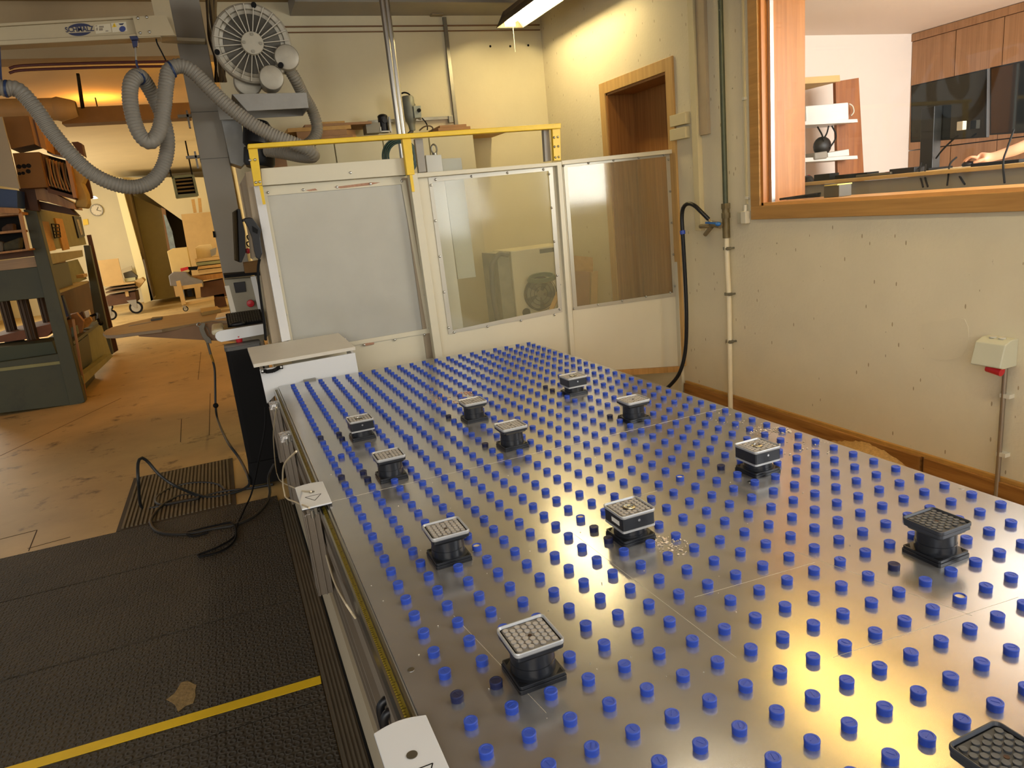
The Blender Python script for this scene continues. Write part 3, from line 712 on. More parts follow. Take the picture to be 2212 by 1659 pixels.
# ---------------------------------------------------------------- stop cylinders along the left edge
def stop(yc, cap, label):
    t_ = thing('edge_stop', label, 'stop', (-0.13, yc, 0.5), 'pneumatic stops along the left edge of the table')
    x0, x1 = TX0 - 0.088, TX0 - 0.034
    b = B(); b.box(x0, yc - 0.045, 0.44, x1, yc + 0.045, ZT - 0.045)
    for y in (-0.046, -0.02, 0.02, 0.046): b.box(x0 - 0.004, yc + y - 0.004, 0.44, x0, yc + y + 0.004, ZT - 0.045)
    for x in (x0, (x0 + x1) / 2, x1 - 0.006): b.box(x, yc - 0.052, 0.44, x + 0.006, yc - 0.045, ZT - 0.045)
    b.build('cylinder_housing', 'alu', t_, bevel=0.002)
    b = B(); b.cyl((x1 - 0.01, yc - 0.05, ZT - 0.05), (x1 - 0.01, yc - 0.05, ZT - 0.004), 0.007); b.cyl((x1 - 0.026, yc - 0.052, ZT - 0.06), (x1 - 0.026, yc - 0.052, ZT - 0.03), 0.008)
    b.box(x1 - 0.018, yc - 0.062, ZT - 0.045, x1 - 0.008, yc - 0.05, ZT - 0.008)
    b.build('stop_bolt', 'steel', t_)
    B().box(x1 - 0.002, yc - 0.03, 0.74, TX0 - 0.03, yc + 0.03, 0.79).build('mounting_bracket', 'alu', t_)
    if cap:
        cx0, cx1, ya_, yb2 = TX0 - 0.098, TX0 + 0.012, yc - 0.125, yc + 0.125
        pts = [(cx0, ya_), (cx1, ya_)] + [(cx1 + (cx0 - cx1) * i / 8, yb2 + math.sin(math.pi * i / 8) * 0.012) for i in range(9)]
        for i in range(0): pass
        B().prism([(x, y, ZT + 0.004) for x, y in pts], (0, 0, 0.002)).build('cap_edge', 'black', t_)
        B().prism([(x, y, ZT + 0.006) for x, y in pts], (0, 0, 0.006)).build('white_cap', 'white', t_, bevel=0.002)
        b = B(); xm = (cx0 + cx1) / 2
        zz = ZT + 0.0122
        tri = [(xm - 0.030, yc - 0.012), (xm + 0.030, yc - 0.012), (xm, yc - 0.068)]
        for i in range(3):
            p_, q_ = tri[i], tri[(i + 1) % 3]; b.bar((*p_, zz), (*q_, zz), 0.0022, 0.0008)
        b.build('triangle_mark', 'blackm', t_)
        b = B(); b.cyl((xm, yc + 0.028, ZT + 0.012), (xm, yc + 0.028, ZT + 0.0132), 0.011); b.build('cap_screw', 'galv', t_)
        B().box(x0 + 0.01, yc - 0.04, ZT - 0.045, x1 - 0.005, yc + 0.04, ZT + 0.004).build('piston_block', 'alu', t_)
    else:
        b = B(); rq = random.Random(int(yc * 100))
        pts = []
        for i in range(14):
            a = 2 * math.pi * i / 14
            pts.append(((x0 + x1) / 2 + 0.034 * max(-0.85, min(0.85, math.cos(a) * 1.3)), yc + 0.052 * max(-0.9, min(0.9, math.sin(a) * 1.3)), ZT - 0.045))
        b.prism(pts, (0, 0, 0.03)); 
        for i in range(9): b.ball(((x0 + x1) / 2 + rq.uniform(-0.022, 0.022), yc + rq.uniform(-0.035, 0.035), ZT - 0.016), 0.009, (1.2, 1, 0.5), 8, 5)
        m_ = MT.setdefault('film', M('crinkled_film', 'C8C8C8', 0.15, metal=0.6, bump=0.8, bscale=40))
        b.build('film_wrap', m_, t_)
    return t_
stop(-0.30, False, 'film-wrapped edge stop farthest along the table, at the corner by the white cabinet')
stop(-1.06, False, 'film-wrapped edge stop between the corner stop and the white-capped one')
stop(-2.11, True, 'edge stop with a white cap marked with a triangle, halfway down the left edge')
stop(-3.66, True, 'edge stop with a large white cap at the bottom edge of the picture')
# pale pneumatic hoses looping beside the stops
hp = [((595, 905), -0.40, -.20), ((592, 985), -0.75, -.21), ((612, 1050), -0.9, -.2), ((655, 1055), -1.35, -.16)]
def hose_px(pts, rad, name, mat, label, cat, **k):
    P = [PX(x, y, X) for (x, y), X in pts]
    return tag(B().tube(P, rad, 8).build(name, mat), label, cat, **k)
MT['airline'] = M('air_line', 'CFC0A0', 0.5)
hose_px([((597, 880), -.185), ((591, 950), -.20), ((600, 1030), -.19), ((640, 1056), -.17), ((672, 1062), -.15)], 0.0035, 'air_line', 'airline', 'pale thin air line from the far stop to the machine side', 'air line')
hose_px([((640, 975), -.185), ((612, 1010), -.21), ((615, 1070), -.22), ((640, 1085), -.19), ((668, 1097), -.17)], 0.0035, 'air_line', 'airline', 'pale thin air line curving down to the white-capped stop', 'air line')
hose_px([((705, 1200), -.13), ((722, 1255), -.14), ((745, 1300), -.14), ((768, 1335), -.12)], 0.004, 'air_line', 'airline', 'pale thin air line drooping below the white-capped stop', 'air line')
o = thing('elbow_fitting', 'black elbow air fitting on the machine side behind the nearest white cap', 'fitting', PX(838, 1552, -0.12))
c_ = PX(840, 1555, -0.12); b = B(); b.tube([c_ + Vector((-0.01, 0.0, -0.05)), c_ + Vector((-0.012, 0, 0.0)), c_ + Vector((0.0, 0, 0.02)), c_ + Vector((0.02, 0, 0.02))], 0.011, 12)
b.tube([c_ + Vector((-0.01, 0.035, -0.05)), c_ + Vector((-0.012, 0.035, 0.01)), c_ + Vector((0.0, 0.035, 0.03)), c_ + Vector((0.02, 0.035, 0.03))], 0.011, 12)
b.build('elbow_tube', 'black', o)
q = PX(808, 1435, TX0 - 0.018); tag(B().cbox(q, 0.012, 0.014, 0.05).build('sensor_slot', 'blackm'), 'small black slotted clip on the beige machine side', 'clip')

# ================================================================== SLIDING PANELS BEHIND THE TABLE
def bolt_at(parent, pts, first=[None]):
    for p_ in pts:
        o = first[0]
        if o is None:
            o = B().lathe([(0.0001, -0.010), (0.006, -0.008), (0.009, -0.003), (0.010, 0.0)], ax=(0, 1, 0), n=10).build('bolt', 'steel', origin=(0, 0, 0)); first[0] = o
        else: o = o.copy(); COL.objects.link(o)
        o.parent = parent; o.location = Vector(p_) - Vector(parent['_o'])
def edge_pts(a, b_, n, Y): return [PY(a[0] + (b_[0] - a[0]) * i / (n - 1), a[1] + (b_[1] - a[1]) * i / (n - 1), Y) for i in range(n)]
def strip_frame(quad, wpx, Y, depth, parent, mat):
    """four flat clamping strips around a window; quad = TL, TR, BR, BL in the picture"""
    inner = []
    cx = sum(q[0] for q in quad) / 4; cy = sum(q[1] for q in quad) / 4
    sg = ((1, 1), (-1, 1), (-1, -1), (1, -1))
    inner = [(q[0] + s_[0] * wpx, q[1] + s_[1] * wpx) for q, s_ in zip(quad, sg)]
    for i in range(4):
        j = (i + 1) % 4
        slab([quad[i], quad[j], inner[j], inner[i]], Y, depth).build('clamping_strip', mat, parent)
    return inner
MT['cream2'] = M('panel_cream', 'CFC9B2', 0.45, var=0.03, scale=2)
Y1, Y2, Y3 = YE + 0.05, YE, YE + 0.02
# --- left panel, milky
o1 = thing('safety_screen', 'left sliding panel with a milky scratched window behind the white cabinet', 'panel', (0.6, Y1, 0), 'sliding safety panels behind the table')
slab([(563, 364), (872, 341), (876, 378), (566, 401)], Y1 - 0.05, 0.09).build('top_fascia', 'cream2', o1, bevel=0.003)
slab([(566, 403), (874, 380), (876, 391), (569, 414)], Y1, 0.03).build('top_rail', 'cream2', o1)
slab([(548, 402), (567, 401), (628, 734), (609, 739)], Y1 - 0.06, 0.06).build('post', M('post_white', 'D6D6D4', 0.4), o1, bevel=0.002)
slab([(868, 385), (889, 383), (941, 772), (922, 775)], Y1 - 0.01, 0.04).build('post', M('post_taupe', '9A8C76', 0.5), o1)
strip_frame([(569, 414), (876, 389), (931, 719), (628, 768)], 9, Y1 - 0.012, 0.004, o1, 'cream2')
slab([(572, 420), (880, 395), (926, 716), (625, 762)], Y1, 0.005).build('pane', 'milky', o1)
slab([(628, 766), (931, 717), (941, 785), (640, 835)], Y1, 0.02).build('lower_sheet', 'cream2', o1)
b = B()
for pts in ([(660, 411), (681, 407), (686, 411), (668, 413)], [(720, 404), (760, 399), (800, 394), (822, 394), (800, 400), (736, 407)], [(786, 742), (808, 739), (808, 744), (790, 747)]):
    slab(pts, Y1 - 0.0128, 0.001, b)
b.build('chipped_paint', M('bare_primer', 'A9826A', 0.8, var=0.2, scale=60), o1)['kind'] = 'stuff'
bolt_at(o1, [PY(x, y, Y1 - 0.013) for x, y in ((579, 416), (655, 410), (728, 404), (800, 397), (868, 391), (585, 515), (601, 597), (617, 680), (787, 745), (853, 734), (917, 723), (896, 483), (909, 560), (918, 637), (928, 708))])
bolt_at(o1, [PY(757, 373, Y1 - 0.051)])
# --- middle panel, dusty
o2 = thing('safety_screen', 'middle sliding panel with a see-through dusty window and two black holes in its frame', 'panel', (1.7, Y2, 0), 'sliding safety panels behind the table')
slab([(884, 376), (901, 373), (957, 772), (941, 776)], Y2 - 0.05, 0.07).build('post', 'cream2', o2, bevel=0.003)
slab([(901, 374), (1204, 350), (1205, 358), (902, 384)], Y2 - 0.05, 0.08).build('top_rail', 'cream2', o2, bevel=0.003)
slab([(902, 384), (925, 382), (970, 722), (1214, 672), (1193, 360), (1207, 359), (1235, 775), (957, 790)], Y2, 0.02).build('sheet', 'cream2', o2)
slab([(1203, 350), (1213, 349), (1244, 780), (1234, 780)], Y2 - 0.04, 0.06).build('post', 'cream2', o2, bevel=0.003)
q2 = [(925, 384), (1194, 360), (1215, 674), (969, 722)]
strip_frame(q2, 9, Y2 - 0.006, 0.005, o2, M('strip_grey', 'B8B4A6', 0.4, metal=0.3))
slab([(924, 383), (1195, 359), (1216, 676), (967, 724)], Y2 + 0.004, 0.005).build('pane', 'dusty', o2)
bolt_at(o2, edge_pts((941, 388), (1174, 366), 4, Y2 - 0.008) + edge_pts((931, 400), (969, 708), 5, Y2 - 0.008) + edge_pts((981, 718), (1198, 680), 4, Y2 - 0.008) + edge_pts((1186, 376), (1209, 668), 5, Y2 - 0.008))
for x, y in ((1207, 578), (1210, 615)):
    c_ = PY(x, y, Y2 - 0.002); B().cyl(c_, c_ + Vector((0, 0.003, 0)), 0.008, n=12).build('hole', 'blackm', o2)
# --- right panel
o3 = thing('safety_screen', 'right fixed panel with a dusty window in front of the wooden doorway', 'panel', (2.9, Y3, 0), 'sliding safety panels behind the table')
slab([(1213, 347), (1455, 322), (1456, 331), (1214, 356)], Y3 - 0.04, 0.06).build('top_rail', 'cream2', o3, bevel=0.003)
slab([(1214, 354), (1218, 354), (1240, 669), (1460, 638), (1471, 790), (1375, 808), (1330, 800), (1244, 782)], Y3, 0.02).build('lower_sheet', 'cream2', o3)
slab([(1446, 330), (1456, 329), (1474, 640), (1464, 641)], Y3, 0.02).build('side_rail', 'grey', o3)
slab([(1454, 322), (1464, 321), (1486, 845), (1474, 850)], Y3 - 0.05, 0.06).build('post', 'cream2', o3, bevel=0.003)
q3 = [(1217, 353), (1447, 330), (1462, 640), (1239, 670)]
strip_frame(q3, 8, Y3 - 0.006, 0.005, o3, M('strip_grey_2', 'B4B0A0', 0.4, metal=0.3))
slab([(1216, 352), (1448, 329), (1463, 642), (1238, 672)], Y3 + 0.004, 0.005).build('pane', 'dusty', o3)
bolt_at(o3, edge_pts((1217, 358), (1434, 335), 5, Y3 - 0.008) + edge_pts((1240, 667), (1448, 632), 5, Y3 - 0.008) + edge_pts((1444, 345), (1458, 618), 5, Y3 - 0.008))
B().bar(PY(1330, 805, Y3), PY(1470, 796, Y3) , 0.05, 0.05).build('bottom_batten', 'beech', o3)
tag(slab([(1464, 321), (1473, 320), (1494, 835), (1486, 838)], Y3 + 0.02, 0.03).build('edge_batten', 'beech'), 'narrow upright wooden batten between the right panel and the wall', 'batten')

# --- yellow guard frame
yg = thing('guard_rail', 'yellow painted guard rail frame standing over the safety panels', 'guard rail', (1.2, YE - 0.1, 2.2))
yy = YE - 0.06
slab([(535, 311), (1212, 266), (1212, 277), (535, 321)], yy - 0.03, 0.07).build('top_bar', 'yellow', yg, bevel=0.004)
lg = slab([(536, 321), (556, 320), (566, 400), (549, 402)], yy, 0.03); lg.build('post', 'yellow', yg, bevel=0.002)
slab([(560, 402), (567, 401), (574, 441), (568, 442)], yy, 0.012).build('post_tongue', 'yellow', yg)
slab([(869, 300), (888, 299), (896, 377), (880, 378)], yy, 0.05).build('post', 'yellow', yg, bevel=0.002)
slab([(885, 378), (891, 378), (896, 414), (890, 414)], yy, 0.012).build('post_tongue', 'yellow', yg)
slab([(1193, 276), (1210, 275), (1212, 346), (1197, 347)], yy, 0.03).build('post', 'yellow', yg, bevel=0.002)
bolt_at(yg, [PY(x, y, yy - 0.001) for x, y in ((553, 394), (561, 393), (540, 346), (551, 345), (1197, 297), (1205, 296), (1198, 317), (1206, 316), (1200, 340), (1207, 339))])
for i, (pts, lb) in enumerate((([(896, 300), (913, 299), (921, 371), (905, 373)], 'grey upright channel beside the middle yellow post'), ([(1174, 280), (1186, 279), (1191, 347), (1178, 349)], 'grey upright channel beside the right yellow post'))):
    tag(slab(pts, yy + 0.05, 0.04).build('channel_post', 'grey', bevel=0.002), lb, 'post')

# --- white flap-lid cabinet in front of the left panel
wc = thing('white_cabinet', 'low white cabinet with a black pull handle at the far left table corner', 'cabinet', (0.1, 0.2, 0.6))
yf = 0.125
a0, a1 = PY(562, 797, yf), PY(767, 761, yf)
fr = slab([(561, 799), (767, 762), (776, 812), (603, 845), (577, 872)], yf, 0.018).build('cabinet_door', 'white', wc, bevel=0.002)
l0, l1 = PY(547, 787, yf - 0.012), PY(767, 749, yf - 0.012)
r0, r1 = PY(534, 751, YE - 0.02), PY(731, 719, YE - 0.02)
B().prism([l0, l1, r1, r0], (0, 0, -0.024)).build('lid', 'lid', wc, bevel=0.002)
zl = PY(577, 872, yf).z
b = B(); xl = a0.x + 0.004
b.prism([(xl, yf + 0.018, a0.z - 0.01), (xl, YE - 0.03, a0.z + 0.06), (xl, YE - 0.12, zl + 0.12), (xl, yf + 0.018, zl)], (0.016, 0, 0))
b.build('side_board', M('side_taupe', 'A99C86', 0.6), wc)
xr = a1.x - 0.004
B().prism([(xr, yf + 0.018, a1.z - 0.01), (xr, YE - 0.03, a1.z + 0.06), (xr, YE - 0.12, zl + 0.12), (xr, yf + 0.018, zl)], (-0.016, 0, 0)).build('side_board', 'white', wc)
h = B(); hy = yf - 0.004
hy = yf - 0.022
hp = [PY(564, 803, hy), PY(573, 801, hy), PY(576, 803, hy - 0.02), PY(590, 801, hy - 0.026), PY(598, 797, hy - 0.02), PY(602, 794, hy), PY(611, 793, hy)]
for p_, q_ in zip(hp, hp[1:]): h.bar(p_, q_, 0.012, 0.024)
ho = h.build('handle', 'blackm', wc, bevel=0.001)
bolt_at(wc, [PY(567, 802, hy - 0.008), PY(607, 793, hy - 0.008)])

# ================================================================== BEHIND THE PANELS
yc = YB - 0.46
def cab_x(x, y): return PY(x, y, yc).x
zt_ = PY(820, 303, yc).z
xs = [cab_x(612, 320), cab_x(722, 313), cab_x(827, 304), cab_x(926, 298), cab_x(1023, 296)]
CL = ['first tall cream cabinet from the left behind the milky panel', 'second tall cream cabinet from the left, below the stack of boards',
      'tall cream cabinet behind the middle yellow post', 'rightmost tall cream cabinet, ending beside the shadowed recess']
for i in range(4):
    t_ = thing('tall_cabinet', CL[i], 'cabinet', ((xs[i] + xs[i + 1]) / 2, YB - 0.2, 0), 'tall cream cabinets along the back wall')
    B().box(xs[i] + 0.002, yc + 0.02, 0.08, xs[i + 1] - 0.002, YB - 0.004, zt_).build('carcass', MT.setdefault('cab', M('cabinet_cream', 'D2CBAA', 0.5, var=0.03, scale=2)), t_)
    B().box(xs[i] + 0.006, yc, 0.1, xs[i + 1] - 0.006, yc + 0.018, zt_ - 0.004).build('cabinet_door', 'cab', t_, bevel=0.002)
    B().box(xs[i], yc + 0.03, 0, xs[i + 1], YB - 0.004, 0.08).build('plinth', 'grey_d', t_)
xq = cab_x(1097, 292)
tag(B().box(xs[4] - 0.25, yc + 0.01, zt_ + 0.001, xq, YB - 0.01, zt_ + 0.022).build('shelf_board', 'board'), 'long thin board lying on the rightmost cabinet and bridging the recess', 'board')
# boards on the cabinets
def flat_board(name, px0, px1, z0, th, mat, lb, y0=None, y1=None, cut=0.0):
    y0 = y0 or yc + 0.02; y1 = y1 or YB - 0.02
    xa_, xb_ = PY(px0, 280, yc).x, PY(px1, 280, yc).x
    b = B().prism([(xa_, y0, z0), (xb_ - cut, y0, z0), (xb_, y0 + cut, z0), (xb_, y1, z0), (xa_ + cut, y1, z0)], (0, 0, th))
    return tag(b.build(name, mat, bevel=0.001), lb, 'board', 'wood offcuts lying on the cabinets')
z_ = zt_ + 0.001
flat_board('wood_offcut', 636, 770, z_, 0.07, 'board_red', 'thick lowest offcut in the left stack on the cabinets', cut=0.04)
flat_board('wood_offcut', 640, 772, z_ + 0.0705, 0.05, 'board_red', 'second offcut in the left stack on the cabinets', cut=0.10)
flat_board('wood_offcut', 622, 760, z_ + 0.1215, 0.035, 'board', 'third offcut in the left stack, sticking out to the left')
flat_board('wood_offcut', 660, 806, z_ + 0.1575, 0.022, 'board_red', 'wide thin offcut near the top of the left stack on the cabinets')
flat_board('wood_offcut', 682, 748, z_ + 0.180, 0.016, 'board', 'small topmost offcut of the left stack on the cabinets')
flat_board('wood_offcut', 936, 1028, z_ + 0.0225, 0.03, 'board_red', 'lowest reddish offcut right of the grey drill motor')
flat_board('wood_offcut', 948, 1018, z_ + 0.053, 0.028, 'board_red', 'middle reddish offcut right of the grey drill motor')
flat_board('wood_offcut', 952, 1010, z_ + 0.0815, 0.022, 'board_red', 'topmost reddish offcut right of the grey drill motor')
# drill motor with bracket
YM = YB - 0.34
def pm(x, y): return PY(x, y, YM)
t_ = thing('drill_motor', 'grey drill motor with a switch box standing on the cabinets', 'motor', PY(885, 290, YM))
c0, c1 = pm(891, 282), pm(879, 206)
b = B(); L = (c1 - c0).length
b.lathe([(0.03, 0), (0.035, 0.05 * 1), (0.045, 0.08), (0.055, 0.10), (0.062, L * 0.45), (0.06, L * 0.62), (0.062, L * 0.64), (0.062, L * 0.93), (0.05, L * 0.98), (0.0001, L)], c=c0, ax=c1 - c0, n=20)
b.build('motor_body', M('motor_grey', '7E8074', 0.5, metal=0.3, var=0.08), t_)
b = B(); b.cyl(pm(883, 290), c0, 0.018, n=12); b.build('chuck', 'grey_d', t_)
b = slab([(893, 229), (909, 228), (911, 254), (896, 255)], YM - 0.07, 0.06); sb = b.build('switch_box', M('switch_grey', '9AA094', 0.5), t_, bevel=0.003)
c_ = pm(901, 241); B().cyl(c_ + Vector((0, -0.085, 0)), c_ + Vector((0, -0.07, 0)), 0.018, n=14).build('rotary_switch', 'blackm', t_)
B().tube([pm(865, 203), pm(874, 200), pm(884, 204), pm(890, 215), pm(896, 228)], 0.008, 8).build('motor_cable', 'blackm', t_)
B().cyl(pm(888, 249), pm(910, 256), 0.018, n=10).build('side_handle', M('handle_taupe', '9A8E78', 0.5), t_)
B().tube([pm(910, 254), pm(918, 262), pm(923, 272), pm(923, 281)], 0.006, 6).build('motor_cable', 'blackm', t_)
t_ = thing('small_motor', 'small black motor in a square bracket left of the steel pipes', 'motor', PY(828, 290, YM))
b = B(); b.cyl(pm(830, 287), pm(826, 252), 0.048, n=16); b.ball(pm(826, 252), 0.05, (1, 1, 0.5)); b.cyl(pm(828, 262) + Vector((0, -0.07, 0)), pm(828, 262), 0.025, n=12)
b.build('motor_body', 'black', t_)
b = B()
for p_, q_ in (((820, 286), (840, 285)), ((840, 285), (837, 254)), ((820, 286), (819, 276)), ((843, 288), (838, 254))): b.bar(pm(*p_) + Vector((0, -0.05, 0)), pm(*q_) + Vector((0, -0.05, 0)), 0.012, 0.03, up=(0, 1, 0))
b.build('bracket', 'galv', t_)
tag(B().bar(PY(795, 264, YB - 0.03), PY(975, 254, YB - 0.03), 0.03, 0.03).build('mounting_rail', 'galv'), 'galvanised rail fixed along the back wall above the cabinets', 'rail')
o = thing('wall_bracket', 'small galvanised bracket where the rail meets the conduit', 'bracket', PY(973, 262, YB - 0.05))
B().cbox(PY(973, 258, YB - 0.04), 0.05, 0.05, 0.07).build('bracket_plate', 'galv', o, bevel=0.004)
tag(B().tube([pm(906, 282), pm(916, 274), pm(928, 272), pm(935, 277), pm(930, 286)], 0.007, 8).build('cable_loop', M('cable_brown', '4A3826', 0.5)), 'brown cable looping over the board right of the drill motor', 'cable')
tag(B().box(*(lambda p_, q_: (p_.x, YM - 0.06, p_.z, q_.x, YM + 0.1, q_.z))(PY(790, 290, YM), PY(818, 266, YM))).build('instrument_box', M('instrument_grey', '8A8676', 0.5), bevel=0.004), 'grey box with brackets between the stacked boards and the small motor', 'box')
# steel pipes from the ceiling
for i, (x0, x1, rad, lb) in enumerate(((825, 861, 0.024, 'left of the two shiny steel pipes dropping from the ceiling'), (834, 871, 0.026, 'right of the two shiny steel pipes dropping from the ceiling'))):
    Yp = 1.45 + i * 0.03; p_, q_ = PY(x0, 0, Yp), PY(x1, 290, Yp)
    tag(B().cyl((p_.x, Yp, 2.28), (p_.x, Yp, HC), rad, n=18).build('steel_pipe', 'steel'), lb, 'pipe')
# green hose coil behind the middle post
b = B(); cc = PY(867, 338, 0.74)
for k in range(4):
    rad = 0.10 + k * 0.012
    b.tube([cc + Vector((rad * math.cos(a * math.pi / 8), 0.012 * k, rad * math.sin(a * math.pi / 8))) for a in range(0, 17)], 0.007, 7)
tag(b.build('hose_coil', 'teal'), 'dark green hose coil looped behind the middle yellow post', 'hose')
# machine cabinet seen over and through the middle panel
t_ = thing('spindle_cabinet', 'pale machine cabinet with a ring bolt on top behind the middle panel', 'cabinet', (1.3, 0.95, 0))
slab([(919, 335), (953, 334), (1003, 720), (962, 728)], 0.80, 0.25).build('cabinet_body', M('cabinet_white', 'D2D2C8', 0.45), t_, bevel=0.004)
a_, b_ = PY(965, 715, 0.80), PY(1003, 715, 0.80); B().box(a_.x, 0.80, 0, b_.x, 1.05, a_.z).build('cabinet_foot', 'cabinet_white' if False else 'cream', t_)
slab([(954, 343), (996, 341), (1028, 598), (990, 603)], 1.02, 0.05).build('side_plate', M('plate_grey', 'B4B6A8', 0.5), t_)
c_ = PY(938, 325, 0.86); b = B()
b.tube([c_ + Vector((0.022 * math.cos(a * math.pi / 8), 0, 0.034 * math.sin(a * math.pi / 8) + 0.01)) for a in range(0, 17)], 0.007, 8); b.cyl(c_ + Vector((0, 0, -0.04)), c_ + Vector((0, 0, -0.02)), 0.02, n=10)
b.build('ring_bolt', 'galv', t_)
# chiller with fan
YCH = 1.55
t_ = thing('chiller_unit', 'cream cooling unit with a round black fan behind the middle panel', 'cooling unit', (2.1, YCH + 0.2, 0))
pz = PY(1085, 545, YCH).z; x0, x1 = PY(1103, 545, YCH).x, PY(1232, 530, YCH).x; xm = PY(1076, 545, YCH).x
bx = B().box(x0, YCH, 0.02, x1, YCH + 0.5, pz); bx.build('housing', M('chiller_cream', 'CFC8AC', 0.5, var=0.03), t_, bevel=0.01)
B().box(xm, YCH + 0.04, 0.02, x0, YCH + 0.46, pz - 0.01).build('pump_bay', M('bay_grey', '8E8C7A', 0.6, var=0.2, scale=8), t_)
fc = PY(1165, 634, YCH)
fo = B().cyl(fc + Vector((0, -0.006, 0)), fc + Vector((0, 0.0, 0)), 0.165, n=40).build('fan_opening', M('fan_dark', '3A3A30', 0.6), t_)
b = B()
for k in range(5):
    a = k * 2 * math.pi / 5 + 0.3
    pts = [fc + Vector((math.cos(a + u) * rr, -0.012 - 0.02 * v, math.sin(a + u) * rr)) for rr, u, v in ((0.035, -0.3, 0), (0.145, -0.25, 0), (0.155, 0.15, 0.5), (0.14, 0.5, 1), (0.035, 0.4, 1))]
    b.prism(pts, (0, -0.003, 0))
b.cyl(fc + Vector((0, -0.03, 0)), fc, 0.035, n=16)
b.build('fan_blades', M('blade_grey', '6E6C5A', 0.5), fo)
b = B()
for rr in (0.07, 0.11, 0.15, 0.165): b.tube([fc + Vector((rr * math.cos(a * math.pi / 12), -0.04, rr * math.sin(a * math.pi / 12))) for a in range(25)], 0.003, 5)
b.build('fan_guard', 'blackm', fo)
c_ = PY(1137, 675, YCH); B().cyl(c_ + Vector((0, -0.006, 0)), c_, 0.042, n=20).build('round_vent', 'fan_dark' if 'fan_dark' in MT else 'blackm', t_)
q_ = PY(1182, 541, YCH); B().box(q_.x - 0.08, YCH - 0.004, q_.z - 0.02, q_.x + 0.16, YCH, q_.z + 0.02).build('handle_slot', 'grey_d', t_)
def pc(x, y, dy=-0.08): return PY(x, y, YCH + dy)
tag(B().tube([pc(1098, 551), pc(1080, 548), pc(1070, 560), pc(1063, 572), pc(1063, 600), pc(1067, 650), pc(1076, 698), pc(1084, 780), pc(1090, 850)], 0.024, 10).build('cooling_hose', 'grey_d'), 'dark grey hose hanging down the left side of the cooling unit', 'hose')
# green cable coil hanging on the unit
b = B()
for k in range(4):
    b.tube([PY(1170 + (26 + k) * math.cos(a * math.pi / 8), 597 + k * 2 + 7 * math.sin(a * math.pi / 8) - 3 * math.cos(a * math.pi / 8), YCH - 0.06 - 0.05 * math.sin(a * math.pi / 8)) for a in range(17)], 0.010, 7)
tag(b.build('cable_coil', M('coil_green', '4A5A44', 0.45)), 'green cable coil hanging in front of the cooling unit above its fan', 'cable')
tag(B().bar(PY(1178, 698, YCH - 0.25), PY(1225, 590, YCH - 0.03), 0.05, 0.012).build('wood_lath', 'board'), 'wooden slat leaning against the cooling unit beside its fan', 'slat')
# leaning boards behind the right panel
for k, (pts, Yk, mk, lb) in enumerate((([(1229, 551), (1280, 556), (1295, 850), (1246, 858)], 1.75, 'board', 'taller brown board leaning behind the right panel'),
                            ([(1229, 585), (1274, 587), (1268, 866), (1240, 870)], 1.62, 'board_red', 'shorter brown board leaning in front of the taller one behind the right panel'),
                            ([(1278, 588), (1292, 586), (1284, 868), (1272, 870)], 1.60, 'ply', 'narrow strips of board standing right of the leaning boards'))):
    tag(slab(pts, Yk, 0.03).build('leaning_board', mk), lb, 'board', 'boards leaning behind the right panel')
# conduits on the back wall
p_ = PY(959, 30, YB - 0.02); tag(B().box(p_.x - 0.018, YB - 0.03, zt_ + 0.12, p_.x + 0.018, YB, 3.78).build('conduit', 'galv'), 'grey metal conduit running down the back wall from the junction box', 'conduit')
p_ = PY(942, 19, YB - 0.05); tag(B().cbox(p_, 0.13, 0.08, 0.13).build('junction_box', M('jbox', '8C846C', 0.6), bevel=0.006), 'grey junction box high on the back wall', 'junction box')
for dz, r_, lb in ((0, 0.012, 'upper brown cable run clipped along the top of the back wall'), (-0.05, 0.010, 'lower brown cable run clipped along the top of the back wall')):
    a_, b_ = PY(600, 33, YB - 0.02), PY(1100, 30, YB - 0.02)
    tag(B().bar((0.1, YB - 0.02, 3.70 + dz), (3.36, YB - 0.02, 3.70 + dz), r_, r_).build('cable_run', M('cable_run', '7A5A3A', 0.7)), lb, 'cable')
for x, y in ((1059, 100), (1102, 100), (1141, 98)):
    p_ = PY(x, y, YB - 0.001); tag(B().cyl(p_ + Vector((0, -0.004, 0)), p_, 0.012, n=10).build('drill_hole', 'blackm'), ('left', 'middle', 'right')[(1059, 1102, 1141).index(x)] + ' one of three dark drill holes in the yellow back wall', 'hole', 'row of three drill holes in the back wall')
# ================================================================== RIGHT WALL FITTINGS
def wx(x, y, dx=0.0): return PX(x, y, XW - dx)
def vbox(name, x, y0, y1, w_, t_, mat, lb, cat, bevel=0.002):
    a, b_ = wx(x, y0), wx(x, y1); y = a.y
    return tag(B().box(XW - t_, y - w_ / 2, min(a.z, b_.z), XW, y + w_ / 2, max(a.z, b_.z)).build(name, mat, bevel=bevel), lb, cat)
MT['painted'] = M('painted_batten', 'CFC49E', 0.7, var=0.05)
p_ = wx(1509, 250).y
z_hi = HC - 0.02
tag(B().box(XW - 0.045, p_ - 0.035, wx(1515, 497).z, XW, p_ + 0.035, z_hi).build('cable_duct', 'painted', bevel=0.003), 'long painted vertical duct on the wall right of the doorway', 'duct')
p_ = wx(1524, 200).y
tag(B().box(XW - 0.03, p_ - 0.05, wx(1526, 291).z, XW, p_ + 0.05, z_hi).build('cable_duct', M('duct_taupe', 'B0A084', 0.7, var=0.05), bevel=0.003), 'shorter wider painted duct ending beside the long vertical one', 'duct')
